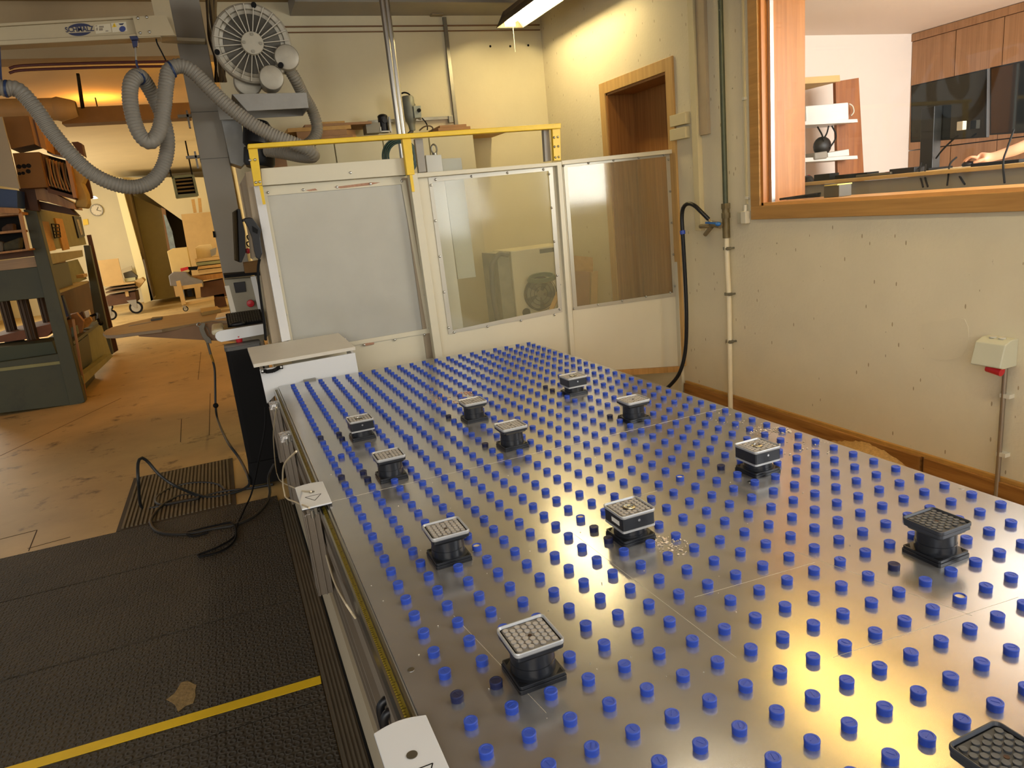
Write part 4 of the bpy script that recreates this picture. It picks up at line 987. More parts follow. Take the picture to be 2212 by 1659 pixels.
for y_, lb in ((258, 'upper short horizontal duct between doorway and vertical duct'), (288, 'lower short horizontal duct between doorway and vertical duct')):
    a_, b_ = wx(1457, y_), wx(1491, y_ - 4)
    tag(B().box(XW - 0.05, b_.y, a_.z - 0.06, XW, a_.y, a_.z + 0.03).build('duct_stub', 'painted', bevel=0.004), lb, 'duct')
yp = wx(1573, 250).y; ym = wx(1592, 700).y; zv = wx(1582, 487).z
MT['pipe_green'] = M('old_green_pipe', '4C5240', 0.5, metal=0.4, var=0.2, scale=10, stain='E8E0C8', stain_lo=0.68, stain_hi=0.7, stain_scale=12)
tag(B().cyl((XW - 0.045, yp, zv), (XW - 0.045, yp, z_hi), 0.019, n=16).build('water_pipe', 'pipe_green'), 'dark green paint-flecked pipe running up the wall from the tap', 'pipe')
t_ = thing('painted_pipe', 'cream painted pipe running down the wall from the tap to the floor', 'pipe', (XW - 0.04, yp, 0))
B().tube([(XW - 0.045, yp, zv), (XW - 0.045, yp - 0.002, zv - 0.3), (XW - 0.04, yp - 0.004, 0.9), (XW - 0.05, yp, 0.02)], 0.020, 12).build('pipe_run', M('cream_pipe', 'DCD2B4', 0.5, var=0.08), t_)
for z in (zv - 0.17, 1.0, 0.62): B().cyl((XW - 0.075, yp - 0.03, z), (XW, yp - 0.03, z), 0.008, n=8).box(XW - 0.06, yp - 0.035, z - 0.012, XW - 0.03, yp + 0.025, z + 0.012).build('pipe_clip', 'galv', t_)
# tap with blue lever
t_ = thing('wall_tap', 'brass tap with a blue lever and a black hose on the wall pipe', 'tap', (XW - 0.05, yp, zv))
c_ = Vector((XW - 0.045, yp, zv))
b = B(); b.cyl(c_ + Vector((0, 0, -0.09)), c_ + Vector((0, 0, 0.16)), 0.028, n=12); b.cyl(c_ + Vector((0, 0, 0.13)), c_ + Vector((0, 0, 0.17)), 0.036, n=6); b.cyl(c_ + Vector((0, 0, 0.06)), c_ + Vector((0, 0, 0.10)), 0.033, n=8)
b.build('pipe_fitting', M('old_brass', '6E6244', 0.5, metal=0.5, var=0.25, scale=20), t_)
def tpx(x, y, dx=0.10): return PX(x, y, XW - dx)
b = B(); b.cyl(c_, tpx(1545, 486), 0.015, n=12); b.cyl(tpx(1556, 487), tpx(1538, 483), 0.024, n=12); b.cyl(tpx(1540, 488), tpx(1513, 489), 0.017, n=10); b.cyl(tpx(1537, 490), tpx(1523, 507), 0.017, n=10); b.cyl(tpx(1535, 484), tpx(1531, 474), 0.012, n=8)
b.build('tap_body', M('brass_grey', '8C8068', 0.4, metal=0.6, var=0.1), t_)
b = B(); b.bar(tpx(1526, 481, 0.12), tpx(1548, 482, 0.13), 0.022, 0.014); b.ball(tpx(1551, 484, 0.13), 0.024, (1, 1, 0.7)); b.build('blue_lever', M('blue_lever', '2A6AB4', 0.4), t_)
def hx(x, y, d_): return PX(x, y, XW - d_)
t_ = thing('black_hose', 'thick black hose arching from the wall tap down behind the right panel post', 'hose', (XW - 0.15, 0.2, 0.3))
B().tube([hx(1531, 474, .10), hx(1515, 458, .14), hx(1500, 444, .16), hx(1486, 440, .17), hx(1476, 449, .18), hx(1473, 470, .18), hx(1475, 510, .18), hx(1480, 600, .17), hx(1483, 690, .17), hx(1480, 760, .18), hx(1468, 805, .22), hx(1448, 832, .26), hx(1430, 845, .30)], 0.016, 10).build('hose_length', 'black', t_)
B().cyl(hx(1474, 498, .18), hx(1475, 506, .18), 0.022, n=12).build('blue_clamp', MT['blue_lever'] if 'blue_lever' in MT else 'blue', t_)
# thin cable, junction boxes
yj = wx(1612, 300).y
tag(B().box(XW - 0.012, yj - 0.008, wx(1616, 440).z, XW, yj + 0.008, z_hi).build('surface_cable', 'painted'), 'thin painted cable clipped to the wall beside the window frame', 'cable')
q_ = wx(1611, 469)
t_ = thing('junction_box', 'pair of small grey junction boxes below the thin cable at the window corner', 'junction box', q_)
B().box(XW - 0.035, q_.y, q_.z - 0.04, XW, q_.y + 0.055, q_.z + 0.04).build('box_left', M('jb_taupe', 'B4AE98', 0.5), t_, bevel=0.003)
B().box(XW - 0.05, q_.y - 0.055, q_.z - 0.045, XW, q_.y, q_.z + 0.045).build('box_right', 'cream', t_, bevel=0.005)
B().cyl((XW - 0.02, q_.y - 0.02, q_.z + 0.045), (XW - 0.02, q_.y - 0.02, q_.z + 0.09), 0.014, n=10).build('cable_gland', 'cream', t_)
for (x, y), lb in (((1611, 213), 'upper small white cable clip beside the window frame'), ((1617, 427), 'lower small white cable clip beside the window frame')):
    c_ = wx(x, y); tag(B().cbox(c_ + Vector((-0.012, 0, 0)), 0.024, 0.03, 0.02).build('cable_clip', 'cream', bevel=0.003), lb, 'clip')
# power socket with red cap, conduit below
t_ = thing('power_socket', 'grey industrial wall socket with a red cap hanging open', 'socket', wx(2170, 760))
a_, b_ = wx(2150, 733), wx(2180, 792); yl, yr = wx(2133, 760).y + 0.0, wx(2200, 745).y
zt2, zb2 = wx(2190, 730).z, wx(2190, 790).z
b = B().prism([(XW, yl, zb2), (XW, yl, zt2), (XW - 0.05, yl, zt2), (XW - 0.10, yl, zt2 - 0.02), (XW - 0.13, yl, zb2 + 0.01), (XW - 0.10, yl, zb2)], (0, yr - yl, 0))
b.build('socket_box', M('socket_grey', 'C2C2AC', 0.5, var=0.03), t_, bevel=0.005)
b = B()
for k in (0.35, 0.65): b.cyl((XW - 0.045, yl + (yr - yl) * k, zt2), (XW - 0.045, yl + (yr - yl) * k, zt2 + 0.006), 0.018, n=16)
b.build('blanking_cap', 'cream', t_)
c_ = wx(2150, 797, 0.08); b = B().cyl(c_ + Vector((0, 0.04, 0.0)), c_ + Vector((0, -0.035, -0.012)), 0.022, n=14); b.build('red_cap', 'red', t_)
yk = wx(2176, 850).y
t_ = thing('wall_conduit', 'grey plastic conduit running down from the wall socket', 'conduit', (XW - 0.03, yk, 0.15))
B().cyl((XW - 0.03, yk, 0.03), (XW - 0.03, yk, zb2), 0.012, n=12).build('conduit_pipe', 'alu', t_)
for z in (wx(2176, 852).z, 0.30): B().cbox((XW - 0.02, yk - 0.012, z), 0.04, 0.05, 0.022).build('conduit_clip', 'cream', t_)
# sawdust heap against the baseboard
bm = bmesh.new(); rs = random.Random(5)
b = B(); gx, gy = 10, 44; vs = []
for j in range(gy + 1):
    for i in range(gx + 1):
        y = -1.25 - 1.45 * 0 - j * 0.022; x = XW - 0.036 - i * 0.05
        u = j / gy; hgt = 0.12 * math.exp(-((u - 0.35) / 0.34) ** 2) * max(0, 1 - i / gx) ** 1.2 + 0.012 * rs.random() * (1 - i / gx)
        vs.append((x, y, 0.001 + hgt))
b.add(vs, [(j * (gx + 1) + i, j * (gx + 1) + i + 1, (j + 1) * (gx + 1) + i + 1, (j + 1) * (gx + 1) + i) for j in range(gy) for i in range(gx)], True)
tag(b.build('sawdust_heap', 'saw'), 'heap of tan sawdust piled against the wooden baseboard', 'sawdust', kind='stuff')
# lamps: white reflector housings with glowing tubes
MT['lamp_w'] = M('reflector_white', 'EDE6C8', 0.35)
MT['lamp_out'] = M('lamp_housing', '5A5040', 0.6)
MT['tube_y'] = glow('tube_glow', 'FFE6AC', 58)
MT['tube_c'] = glow('tube_glow_plain', 'FFD070', 26)
def lamp(x, y0, y1, z, label, k='tube_y'):
    t_ = thing('strip_lamp', label, 'lamp', (x, (y0 + y1) / 2, z), 'strip lamps over the machine')
    w1, w2, h_ = 0.15, 0.06, 0.11
    b = B()
    for s_ in (-1, 1):
        b.prism([(x + s_ * w1, y0, z), (x + s_ * w2, y0, z + h_), (x + s_ * (w2 - 0.003), y0, z + h_), (x + s_ * (w1 - 0.003), y0, z)], (0, y1 - y0, 0))
    b.box(x - w2, y0, z + h_, x + w2, y1, z + h_ + 0.04)
    for y in (y0 - 0.004, y1): b.prism([(x - w1, y, z), (x + w1, y, z), (x + w2, y, z + h_ + 0.04), (x - w2, y, z + h_ + 0.04)], (0, 0.004, 0))
    b.build('lamp_housing', 'lamp_out', t_)
    b = B()
    for s_ in (-1, 1): b.prism([(x + s_ * (w1 - 0.004), y0, z + 0.001), (x + s_ * (w2 - 0.004), y0, z + h_ - 0.002), (x + s_ * (w2 - 0.007), y0, z + h_ - 0.002), (x + s_ * (w1 - 0.007), y0, z + 0.001)], (0, y1 - y0, 0))
    b.box(x - w2, y0, z + h_ - 0.003, x + w2, y1, z + h_ - 0.001)
    b.box(x - w2, y1 - 0.006, z + 0.01, x + w2, y1 - 0.002, z + h_)
    b.build('reflector', 'lamp_w', t_)
    for s_ in (-1, 1): B().cyl((x + s_ * 0.035, y0 + 0.03, z + 0.055), (x + s_ * 0.035, y1 - 0.05, z + 0.055), 0.014, n=12).build('tube', k, t_)
    b = B(); b.cyl((x, y0 + 0.3, z + h_ + 0.04), (x, y0 + 0.3, HC), 0.008, n=6); b.cyl((x, y1 - 0.3, z + h_ + 0.04), (x, y1 - 0.3, HC), 0.008, n=6); b.build('hanger', 'grey_d', t_)
    return t_
e_ = PY(1102, 60, 2.40)
LX, LZ = e_.x, e_.z
l1 = lamp(LX, 0.95, 2.40, LZ, 'yellowish glowing strip lamp under the ceiling with a pull cord')
pp = PY(1113, 112, 2.38); B().cyl((pp.x, 2.38, pp.z), (pp.x, 2.38, LZ), 0.003, n=6).build('pull_cord', 'paper', l1)
lamp(3.08, -2.5, -1.05, 3.27, 'strip lamp above the office window, over the picture edge', 'tube_c')
MT['tube_d'] = glow('tube_glow_neutral', 'FFF0D4', 30)
lamp(1.7, -4.3, -1.75, 3.45, 'long neutral strip lamp above the table, over the picture edge', 'tube_d')

# ================================================================== COLUMN, CRANE RAIL, BLOWER, HOSES
YCOL = 1.60
MT['col'] = M('column_grey', '8C867A', 0.5, var=0.04, scale=2)
cl = thing('steel_column', 'tall grey boxed steel column left of the yellow guard rail', 'column', (-0.15, YCOL + 0.12, 0))
ca, cb_ = PY(372, 40, YCOL).x, PY(438, 40, YCOL).x
B().box(ca, YCOL, 0, cb_, YCOL + 0.26, HC).build('column_shaft', 'col', cl, bevel=0.006)
b = B()
for y_ in (241, 343): z = PY(440, y_, YCOL).z; b.box(ca - 0.003, YCOL - 0.004, z - 0.004, cb_ + 0.003, YCOL + 0.26, z)
b.build('weld_seam', 'grey_d', cl)
slab([(469, 221), (520, 257), (534, 348), (522, 360), (498, 352)], YCOL - 0.06, 0.24).build('gusset_plate', M('gusset', '8A8A86', 0.45, var=0.12, scale=5), cl, bevel=0.003)
for y_ in (246, 336):
    p_ = PY(404, y_, YCOL); B().box(ca - 0.10, YCOL + 0.02, p_.z - 0.02, ca, YCOL + 0.08, p_.z + 0.0).build('cable_bracket', 'col', cl)
    B().box(ca - 0.035, YCOL + 0.02, p_.z - 0.10, ca - 0.02, YCOL + 0.08, p_.z + 0.03).build('cable_bracket', 'col', cl)
tag(slab([(459, 499), (464, 500), (466, 513), (461, 513)], YCOL - 0.02, 0.02).build('clip', 'blackm'), 'small black clip on the left edge of the grey column', 'clip')
tag(slab([(346, 78), (443, 83), (443, 90), (347, 86)], YCOL - 0.10, 0.10).build('flat_bracket', M('arm_white', 'B4AC94', 0.5), bevel=0.003), 'pale flat arm fixed across the front of the grey column', 'arm')
# crane rail
YR = 1.05
rl = thing('crane_rail', 'aluminium crane rail with an oval blue logo and warning stickers', 'crane rail', (-0.9, YR, 3.1))
MT['rail'] = M('rail_alu', 'B2A484', 0.45, metal=0.25, var=0.04)
slab([(-60, 58), (292, 38), (303, 77), (-60, 98)], YR, 0.08).build('rail_web', 'rail', rl)
slab([(-60, 54), (296, 34), (297, 39), (-60, 60)], YR - 0.025, 0.13).build('rail_flange', 'rail', rl)
slab([(-60, 90), (346, 70), (347, 80), (-60, 101)], YR - 0.025, 0.13).build('rail_flange', 'rail', rl, bevel=0.004)
slab([(286, 36), (358, 32), (378, 76), (297, 79)], YR - 0.035, 0.01).build('end_plate', 'rail', rl)
slab([(322, -20), (361, -20), (381, 78), (344, 80)], YR + 0.06, 0.12).build('hanger_plate', 'rail', rl)
bolt_at(rl, [PY(x, y, YR - 0.036) for x, y in ((298, 39), (317, 37), (303, 71), (323, 69))])
def ep(cx, cy, rx, ry, a0, a1, n, Y, sk=-0.052):
    out = []
    for i in range(n + 1):
        a = R_(a0 + (a1 - a0) * i / n); dx, dy = rx * math.cos(a), -ry * math.sin(a)
        out.append(PY(cx + dx, cy + dy + dx * sk, Y))
    return out
MT['logo'] = M('logo_navy', '1E2448', 0.5)
b = B(); b.prism(ep(172, 64, 28, 13.6, 28, 152, 14, YR - 0.002), (0, 0.001, 0)); b.prism(ep(172, 64, 28, 13.6, 208, 332, 14, YR - 0.002), (0, 0.001, 0)); b.build('logo_field', 'logo', rl)['kind'] = 'stuff'
c_ = PY(172, 64.2, YR - 0.003)
t1 = PY(198, 63, YR - 0.003); t0 = PY(146, 65.6, YR - 0.003)
text_mesh('logo_text', 'SCHMALZ', 0.044, c_ + Vector((0,0,0.002)), t1 - t0, (0, 0, 1), 'logo', rl, bold=0.0008, xs=0.86)
slab([(204, 54), (238, 51), (241, 69), (207, 73)], YR - 0.002, 0.001).build('type_label', M('label_cream', 'CCC2A6', 0.6), rl)
b = B()
for (x0, y0, x1, y1) in ((206, 55, 210, 57), (214, 56, 224, 60), (214, 61, 222, 66), (228, 66, 234, 68), (208, 60, 211, 66)): slab([(x0, y0), (x1, y0 - 0.3), (x1, y1 - 0.3), (x0, y1)], YR - 0.003, 0.001, b)
b.build('label_print', M('label_grey_print', '8C8270', 0.7), rl)['kind'] = 'stuff'
slab([(240, 50), (272, 47), (275, 67), (243, 70)], YR - 0.002, 0.001).build('sticker', M('label_white', 'D0C8AE', 0.6), rl)
slab([(242, 59), (247, 49), (252, 58)], YR - 0.003, 0.001).build('warning_triangle', 'yellow', rl)
text_mesh('warning_mark', '!', 0.024, PY(247, 55.6, YR - 0.004), t1 - t0, (0, 0, 1), 'blackm', rl)
b = B(); b.prism(ep(264.5, 62.5, 7, 6.3, 0, 360, 20, YR - 0.003), (0, 0.001, 0)); b.build('mandatory_sign', M('sign_blue', '2A3A78', 0.5), rl)
slab([(256, 51), (268, 50), (265, 54), (259, 54)], YR - 0.003, 0.001).build('sticker_arc', 'logo', rl)
# trolley and hanging straps
YH = YR + 0.02
t_ = thing('rail_trolley', 'dark blue trolley on the crane rail with a hook and strap', 'trolley', PY(289, 80, YH))
MT['navy_p'] = M('navy_plastic', '1E2850', 0.4)
slab([(279, 78), (297, 77), (299, 85), (283, 86)], YH - 0.05, 0.10).build('trolley_body', 'navy_p', t_, bevel=0.003)
slab([(284, 86), (298, 85), (297, 100), (287, 102)], YH - 0.02, 0.04).build('trolley_hook', 'navy_p', t_, bevel=0.003)
b = B(); b.tube([PY(292, 101, YH), PY(293, 112, YH), PY(294, 130, YH)], 0.007, 6); b.build('chain', 'steel', t_)
b = B(); b.tube([PY(294, 130, YH), PY(296, 142, YH), PY(300, 152, YH)], 0.008, 6); b.build('strap', 'navy_p', t_)
tag(B().tube([PY(337, 76, YH), PY(339, 92, YH), PY(350, 114, YH), PY(358, 130, YH)], 0.005, 6).build('hanging_strap', 'blackm'), 'thin black strap from the crane rail to the top of the grey hose', 'strap')
tag(B().tube([PY(-2, 95, YH), PY(1, 150, YH), PY(3, 178, YH)], 0.007, 6).build('hanging_strap', 'navy_p'), 'dark blue strap holding the hose at the left edge of the picture', 'strap')
# the big corrugated vacuum hose
def HP_(pts): return [PY(x, y, Y) for x, y, Y in pts]
path = [(-60, 175, 1.05), (-20, 184, 1.05), (8, 191, 1.05), (40, 195, 1.05), (78, 236, 1.05), (112, 285, 1.05), (150, 330, 1.05), (195, 372, 1.07), (245, 397, 1.1), (292, 404, 1.15), (330, 390, 1.2), (354, 355, 1.22), (362, 308, 1.22), (354, 262, 1.22),
        (338, 222, 1.2), (318, 184, 1.15), (300, 164, 1.08), (284, 178, 1.02), (281, 215, 0.99), (290, 262, 0.97), (306, 296, 0.96), (326, 306, 0.96), (344, 282, 0.98), (354, 230, 1.0), (359, 182, 1.02), (366, 152, 1.04), (390, 143, 1.05), (418, 156, 1.05),
        (455, 193, 1.04), (492, 228, 1.02), (536, 262, 1.0), (585, 290, 0.98), (632, 309, 0.96), (664, 322, 0.97), (676, 336, 1.02), (652, 337, 1.12), (610, 329, 1.24), (575, 324, 1.32)]
hs = thing('vacuum_hose', 'long grey corrugated vacuum hose looping from the left across the column', 'hose', PY(8, 191, 1.05))
B().tube(HP_(path), 0.050, 16, rib=(0.021, 0.0022)).build('hose_length', 'hose', hs)
MT['band'] = M('blue_band', '24385E', 0.5)
def cuff(i, par):
    P = HP_(path); a_, b_ = P[i], P[i + 1]; d_ = (b_ - a_).normalized(); c_ = a_.lerp(b_, 0.2)
    B().cyl(c_ - d_ * 0.007, c_ + d_ * 0.007, 0.0555, n=20).build('blue_band', 'band', par)
for i in (2, 16, 25): cuff(i, hs)
hs2 = [(624, 148, 1.25), (640, 175, 1.3), (655, 205, 1.42), (675, 240, 1.50), (685, 275, 1.50), (678, 300, 1.48), (655, 316, 1.44), (620, 322, 1.40)]
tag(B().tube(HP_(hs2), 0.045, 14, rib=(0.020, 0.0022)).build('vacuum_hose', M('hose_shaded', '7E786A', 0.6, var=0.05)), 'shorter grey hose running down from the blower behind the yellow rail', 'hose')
# blower: finned cover disc with two silencers
YBW = 1.20
bc = PY(545, 95, YBW)
bl = thing('vacuum_blower', 'round finned grey blower high up beside the column', 'blower', bc)
axv = (PY(545, 95, 0.2) - bc); axv = Vector((-0.02, -1, -0.05)).normalized()
b = B(); b.lathe([(0.0001, -0.14), (0.24, -0.14), (0.275, -0.10), (0.282, -0.02), (0.275, 0.012), (0.262, 0.02), (0.235, 0.016), (0.228, 0.0), (0.205, -0.006), (0.20, -0.03), (0.0001, -0.035)], c=bc, ax=axv, n=56)
b.build('blower_casing', 'cast', bl)
B().lathe([(0.0001, -0.033), (0.198, -0.028), (0.203, -0.006), (0.0001, -0.0065)], c=bc, ax=axv, n=56).build('fin_recess', M('fin_shade', '5A564C', 0.7, var=0.1), bl)  # dark disc carries the shade between the fins in its colour
u_ = Vector((1, 0, 0)); u_ = (u_ - axv * u_.dot(axv)).normalized(); v_ = Vector((0, 0, 1)); v_ = (v_ - axv * v_.dot(axv)).normalized()
fin0 = None
for i in range(24):
    a = 2 * math.pi * i / 24 + 0.06; dr_ = u_ * math.cos(a) + v_ * math.sin(a)
    f_ = B().bar(bc + dr_ * 0.07 + axv * 0.0, bc + dr_ * 0.268 + axv * 0.018, 0.006, 0.034, up=axv)
    MT.setdefault('fin', M('fin_alu', 'B8B2A2', 0.45, metal=0.3)); f_.build('cooling_fin', 'fin', bl)
b = B(); b.lathe([(0.080, -0.02), (0.080, 0.038), (0.076, 0.044), (0.0001, 0.046)], c=bc, ax=axv, n=32); hub = b.build('hub_cover', M('hub_grey', 'B0AA98', 0.5, var=0.05), bl)
for a in (85, 175, 265, 355):
    q_ = bc + (u_ * math.cos(R_(a)) + v_ * math.sin(R_(a))) * 0.058 + axv * 0.045
    B().cyl(q_, q_ + axv * 0.006, 0.011, n=12).build('hub_screw', 'galv', hub)
for a in (78, 192):
    q_ = bc + (u_ * math.cos(R_(a)) + v_ * math.sin(R_(a))) * 0.262 + axv * 0.018
    B().cyl(q_, q_ + axv * 0.02, 0.019, n=14).build('rubber_plug', 'blackm', bl)
for (x, y), rad, L_, nm in (((620, 123), 0.092, 0.22, 'silencer'), ((587, 167), 0.090, 0.22, 'silencer'), ((536, 175), 0.105, 0.10, 'motor_foot')):
    q_ = PY(x, y, YBW - (0.06 if nm == 'silencer' else -0.08)); b = B(); b.lathe([(0.0001, 0.0), (rad * 0.6, 0.004), (rad * 0.93, -0.006), (rad, -0.02), (rad, -L_), (0.0001, -L_)], c=q_, ax=axv, n=32)
    b.build(nm, 'hub_grey' if 'hub_grey' in MT else 'cast', bl)
q_ = PY(606, 142, YBW - 0.05); B().cyl(q_, q_ + Vector((0, -0.03, 0)), 0.02, n=14).build('rubber_plug', 'blackm', bl)
# bracket the blower sits on
sh = thing('blower_shelf', 'grey folded steel shelf under the blower', 'shelf', PY(585, 220, 1.1))
zt3 = PY(585, 201, 1.05).z
pA, pB, pC, pD = PY(501, 203, 1.05), PY(662, 200, 1.05), PY(667, 233, 1.05), PY(534, 240, 1.05)
B().prism([pA, pB, pC, pD], (0, 0.01, 0)).build('front_lip', M('shelf_grey', '8E8C86', 0.45, var=0.1, scale=6), sh, bevel=0.002)
B().prism([(pA.x, 1.06, pA.z - 0.005), (pB.x, 1.06, pB.z - 0.005), (pB.x, 1.44, pB.z - 0.005), (pA.x, 1.44, pA.z - 0.005)], (0, 0, 0.006)).build('shelf_plate', 'grey', sh)
B().prism([(pB.x - 0.006, 1.06, pB.z), (pB.x - 0.006, 1.06, pC.z), (pB.x - 0.006, 1.44, pC.z), (pB.x - 0.006, 1.44, pB.z)], (0.006, 0, 0)).build('side_lip', 'grey', sh)
B().prism([(cb_ - 0.02, 1.44, pA.z), (pB.x, 1.44, pA.z), (pB.x, 1.44, pC.z), (cb_ - 0.02, 1.44, pC.z)], (0, 0.01, 0)).build('rear_lip', 'grey', sh)
# loose cable bunch between column and blower
rcb = random.Random(9)
cbn = thing('cable_bunch', 'tangled brown cables hanging between the grey column and the blower', 'cables', PY(455, 80, 1.8))
for i in range(9):
    x0 = 446 + i * 2.6; pts = [PY(x0 + rcb.uniform(-3, 3), -10, 1.85), PY(x0 + 4 + rcb.uniform(-4, 4), 40, 1.8), PY(x0 + 9 + rcb.uniform(-4, 4), 85, 1.78), PY(x0 + 16 + rcb.uniform(-5, 5), 130, 1.8), PY(x0 + 22 + rcb.uniform(-3, 5), 178, 1.82)]
    B().tube(pts, 0.007 + rcb.random() * 0.006, 6).build('cable', MT.setdefault('cab_a', M('cable_tan', '7A6644', 0.6)) if i % 2 else MT.setdefault('cab_b', M('cable_dark', '3A2E20', 0.6)), cbn)
# black motor behind the yellow rail, where the hose ends
t_ = thing('extractor_motor', 'black motor drum at the end of the vacuum hose behind the yellow rail', 'motor', PY(565, 340, 1.45))
b = B(); b.lathe([(0.0001, 0), (0.09, 0.0), (0.11, 0.02), (0.11, 0.16), (0.08, 0.2), (0.0001, 0.2)], c=PY(556, 318, 1.45), ax=(0.2, 0.1, 1), n=24)
b.lathe([(0.0001, 0), (0.10, 0.0), (0.12, 0.03), (0.12, 0.14), (0.0001, 0.16)], c=PY(560, 362, 1.45), ax=(0.2, 0.1, 1), n=24); b.build('motor_drum', 'black', t_)
B().cbox(PY(584, 332, 1.36), 0.08, 0.05, 0.05).build('hose_clamp', 'galv', t_, bevel=0.003)
B().tube([PY(522, 240, 1.44), PY(538, 262, 1.42), PY(548, 280, 1.42), PY(538, 292, 1.42), PY(528, 300, 1.45)], 0.006, 6).build('motor_cable', 'blackm', t_)
tag(slab([(548, 345), (618, 340), (622, 365), (560, 372)], 1.70, 0.2).build('brown_box', 'board_red'), 'brown board face behind the black motor drum', 'board')
# bulb in the hall behind
qb = PY(489, 190, 4.3); t_ = thing('hanging_bulb', 'small bright bulb glowing between the column and the blower', 'bulb', qb)
B().ball(qb, 0.055, (0.8, 0.8, 1.3)).build('glass_bulb', glow('bulb_glow', 'FFC060', 260), t_)
B().cyl(qb + Vector((0, 0, 0.06)), (qb.x, qb.y, HC), 0.006, n=6).build('flex', 'blackm', t_)

# ================================================================== OPERATOR CONSOLE
YK = 0.98
cs = thing('operator_console', 'beige operator console panel beside the column with a black wall socket', 'console', (-0.2, 1.2, 0.9))
slab([(484, 604), (562, 598), (592, 712), (560, 745), (512, 702)], 1.30, 0.25).build('console_body', M('console_beige', 'A09A86', 0.5, var=0.04), cs, bevel=0.004)
slab([(483, 594), (571, 587), (572, 592), (485, 601)], 1.10, 0.3).build('black_profile', 'blackm', cs)  # thin black bar across the upper edge of the console
slab([(541, 598), (552, 596), (576, 700), (566, 702)], 1.15, 0.02).build('white_side_strip', 'white', cs)
slab([(553, 596), (571, 594), (596, 706), (577, 711)], 1.16, 0.3).build('side_panel', M('console_side', 'ACA48C', 0.5), cs)
slab([(504, 611), (529, 608), (532, 630), (509, 633)], 1.285, 0.015).build('wall_socket', 'black', cs, bevel=0.002)
tag(slab([(530, 372), (547, 369), (609, 738), (588, 743)], 0.50, 0.14).build('door_track', M('track_taupe', 'A4947A', 0.5, var=0.03)), 'taupe grooved track upright left of the milky panel', 'track')
tag(slab([(521, 392), (531, 374), (548, 452), (560, 545), (545, 560), (536, 470)], 0.66, 0.3).build('machine_cover', M('side_taupe2', '9C8E78', 0.55, var=0.06)), 'taupe machine side plate above the hand controller', 'plate')
def estop(x, y, Y, lb, rad=0.018):
    q_ = PY(x, y, Y); t_ = thing('emergency_stop', lb, 'emergency stop', q_)
    B().cyl(q_, q_ + Vector((0.0, 0.05, 0)), rad * 0.6, n=12).build('button_stem', 'blackm', t_)
    B().lathe([(0.0001, 0), (rad, 0.004), (rad * 1.15, 0.012), (rad * 0.9, 0.035), (0.0001, 0.036)], c=q_ + Vector((0, -0.035, 0)), ax=(0, 1, 0), n=18).build('red_button', 'red', t_)
estop(541, 655, 1.24, 'red emergency stop button on the console beside the keyboard', 0.026)
estop(535, 542, 1.10, 'small red button behind the black hand controller')
t_ = thing('monitor', 'flat monitor seen from its edge in front of the grey column', 'monitor', PY(512, 560, YK))
B().prism([PY(501.5, 459, YK - .02), PY(513, 451, YK + 0.1), PY(518, 567, YK + 0.1), PY(506, 562, YK - .02)], (0.012, 0.01, 0)).build('screen', M('screen_grey', '5C554A', 0.25), t_)
slab([(513, 451), (519, 452), (524, 480), (529, 500), (531, 545), (522, 567), (517, 567)], YK + 0.05, 0.08).build('housing', 'black', t_, bevel=0.002)
B().bar(PY(518, 479, YK + 0.08), PY(533, 473, YK + 0.08), 0.02, 0.02).build('arm', 'black', t_)
t_ = thing('hand_controller', 'black hand controller hanging beside the white panel post', 'controller', PY(555, 555, 0.42))
slab([(526, 474), (531, 471), (539, 469.5), (545, 471), (556, 485), (564, 497), (562, 514), (565, 535), (567, 547), (561, 562), (553, 556), (549, 540), (544, 512), (536, 492)], 0.40, 0.06).build('controller_body', 'black', t_, bevel=0.006)
slab([(545, 488), (557, 496), (556, 505), (546, 500)], 0.39, 0.012).build('grip_ridge', 'blackm', t_)
B().tube([PY(561, 560, 0.43), PY(558, 575, 0.44), PY(558, 600, 0.44), PY(564, 650, 0.44), PY(571, 700, 0.44), PY(574, 735, 0.46)], 0.009, 8).build('controller_cable', 'blackm', t_)
tag(B().tube([PY(541, 507, 1.0), PY(534, 510, 1.0), PY(537, 518, 1.0), PY(541, 521, 1.0), PY(533, 524, 1.0), PY(535, 531, 1.0), PY(541, 533, 1.0)], 0.005, 6).build('curly_cable', 'blackm'), 'thin curly black cable between monitor and hand controller', 'cable')
tag(slab([(526, 568), (566, 562), (570, 588), (530, 592)], 1.12, 0.16).build('brown_box', 'card', bevel=0.002), 'open brown cardboard box under the hand controller', 'box')
tag(slab([(485, 618), (495, 617), (510, 674), (500, 679)], 1.0, 0.012).build('paper_sheet', 'paper'), 'tall white sheet clipped upright left of the console socket', 'paper')
# keyboard tray
kt = thing('keyboard_tray', 'white tray with a rounded front corner holding the keyboard', 'tray', PY(520, 720, 0.72))
YT_ = 0.72
zt4 = PY(520, 706, YT_).z
slab([(572, 699), (575.5, 721), (478, 739), (470, 736), (465, 729), (465, 723), (468, 718), (475, 714.5)], YT_, 0.018).build('tray_front', 'white', kt, bevel=0.002)
xa_, xb_ = PY(474, 715, YT_).x, PY(572, 699, YT_).x
B().box(xa_, YT_ + 0.018, zt4 - 0.03, xb_, YT_ + 0.40, zt4 - 0.015).build('tray_base', 'black', kt)
b = B(); b.box(xa_ - 0.055, YT_ + 0.02, zt4 - 0.04, xa_ + 0.03, YT_ + 0.42, zt4 + 0.005); b.build('rounded_side', M('tray_side', 'C2B89A', 0.5), kt, bevel=0.018)
zk = zt4 - 0.010
kb = thing('keyboard', 'black computer keyboard lying on the white tray', 'keyboard', ((xa_ + xb_) / 2, YT_ + 0.25, zk))
b0 = Matrix.Translation(((xa_ + xb_) / 2 + 0.03, YT_ + 0.17, zk + 0.042)) @ Matrix.Rotation(R_(24), 4, 'X')
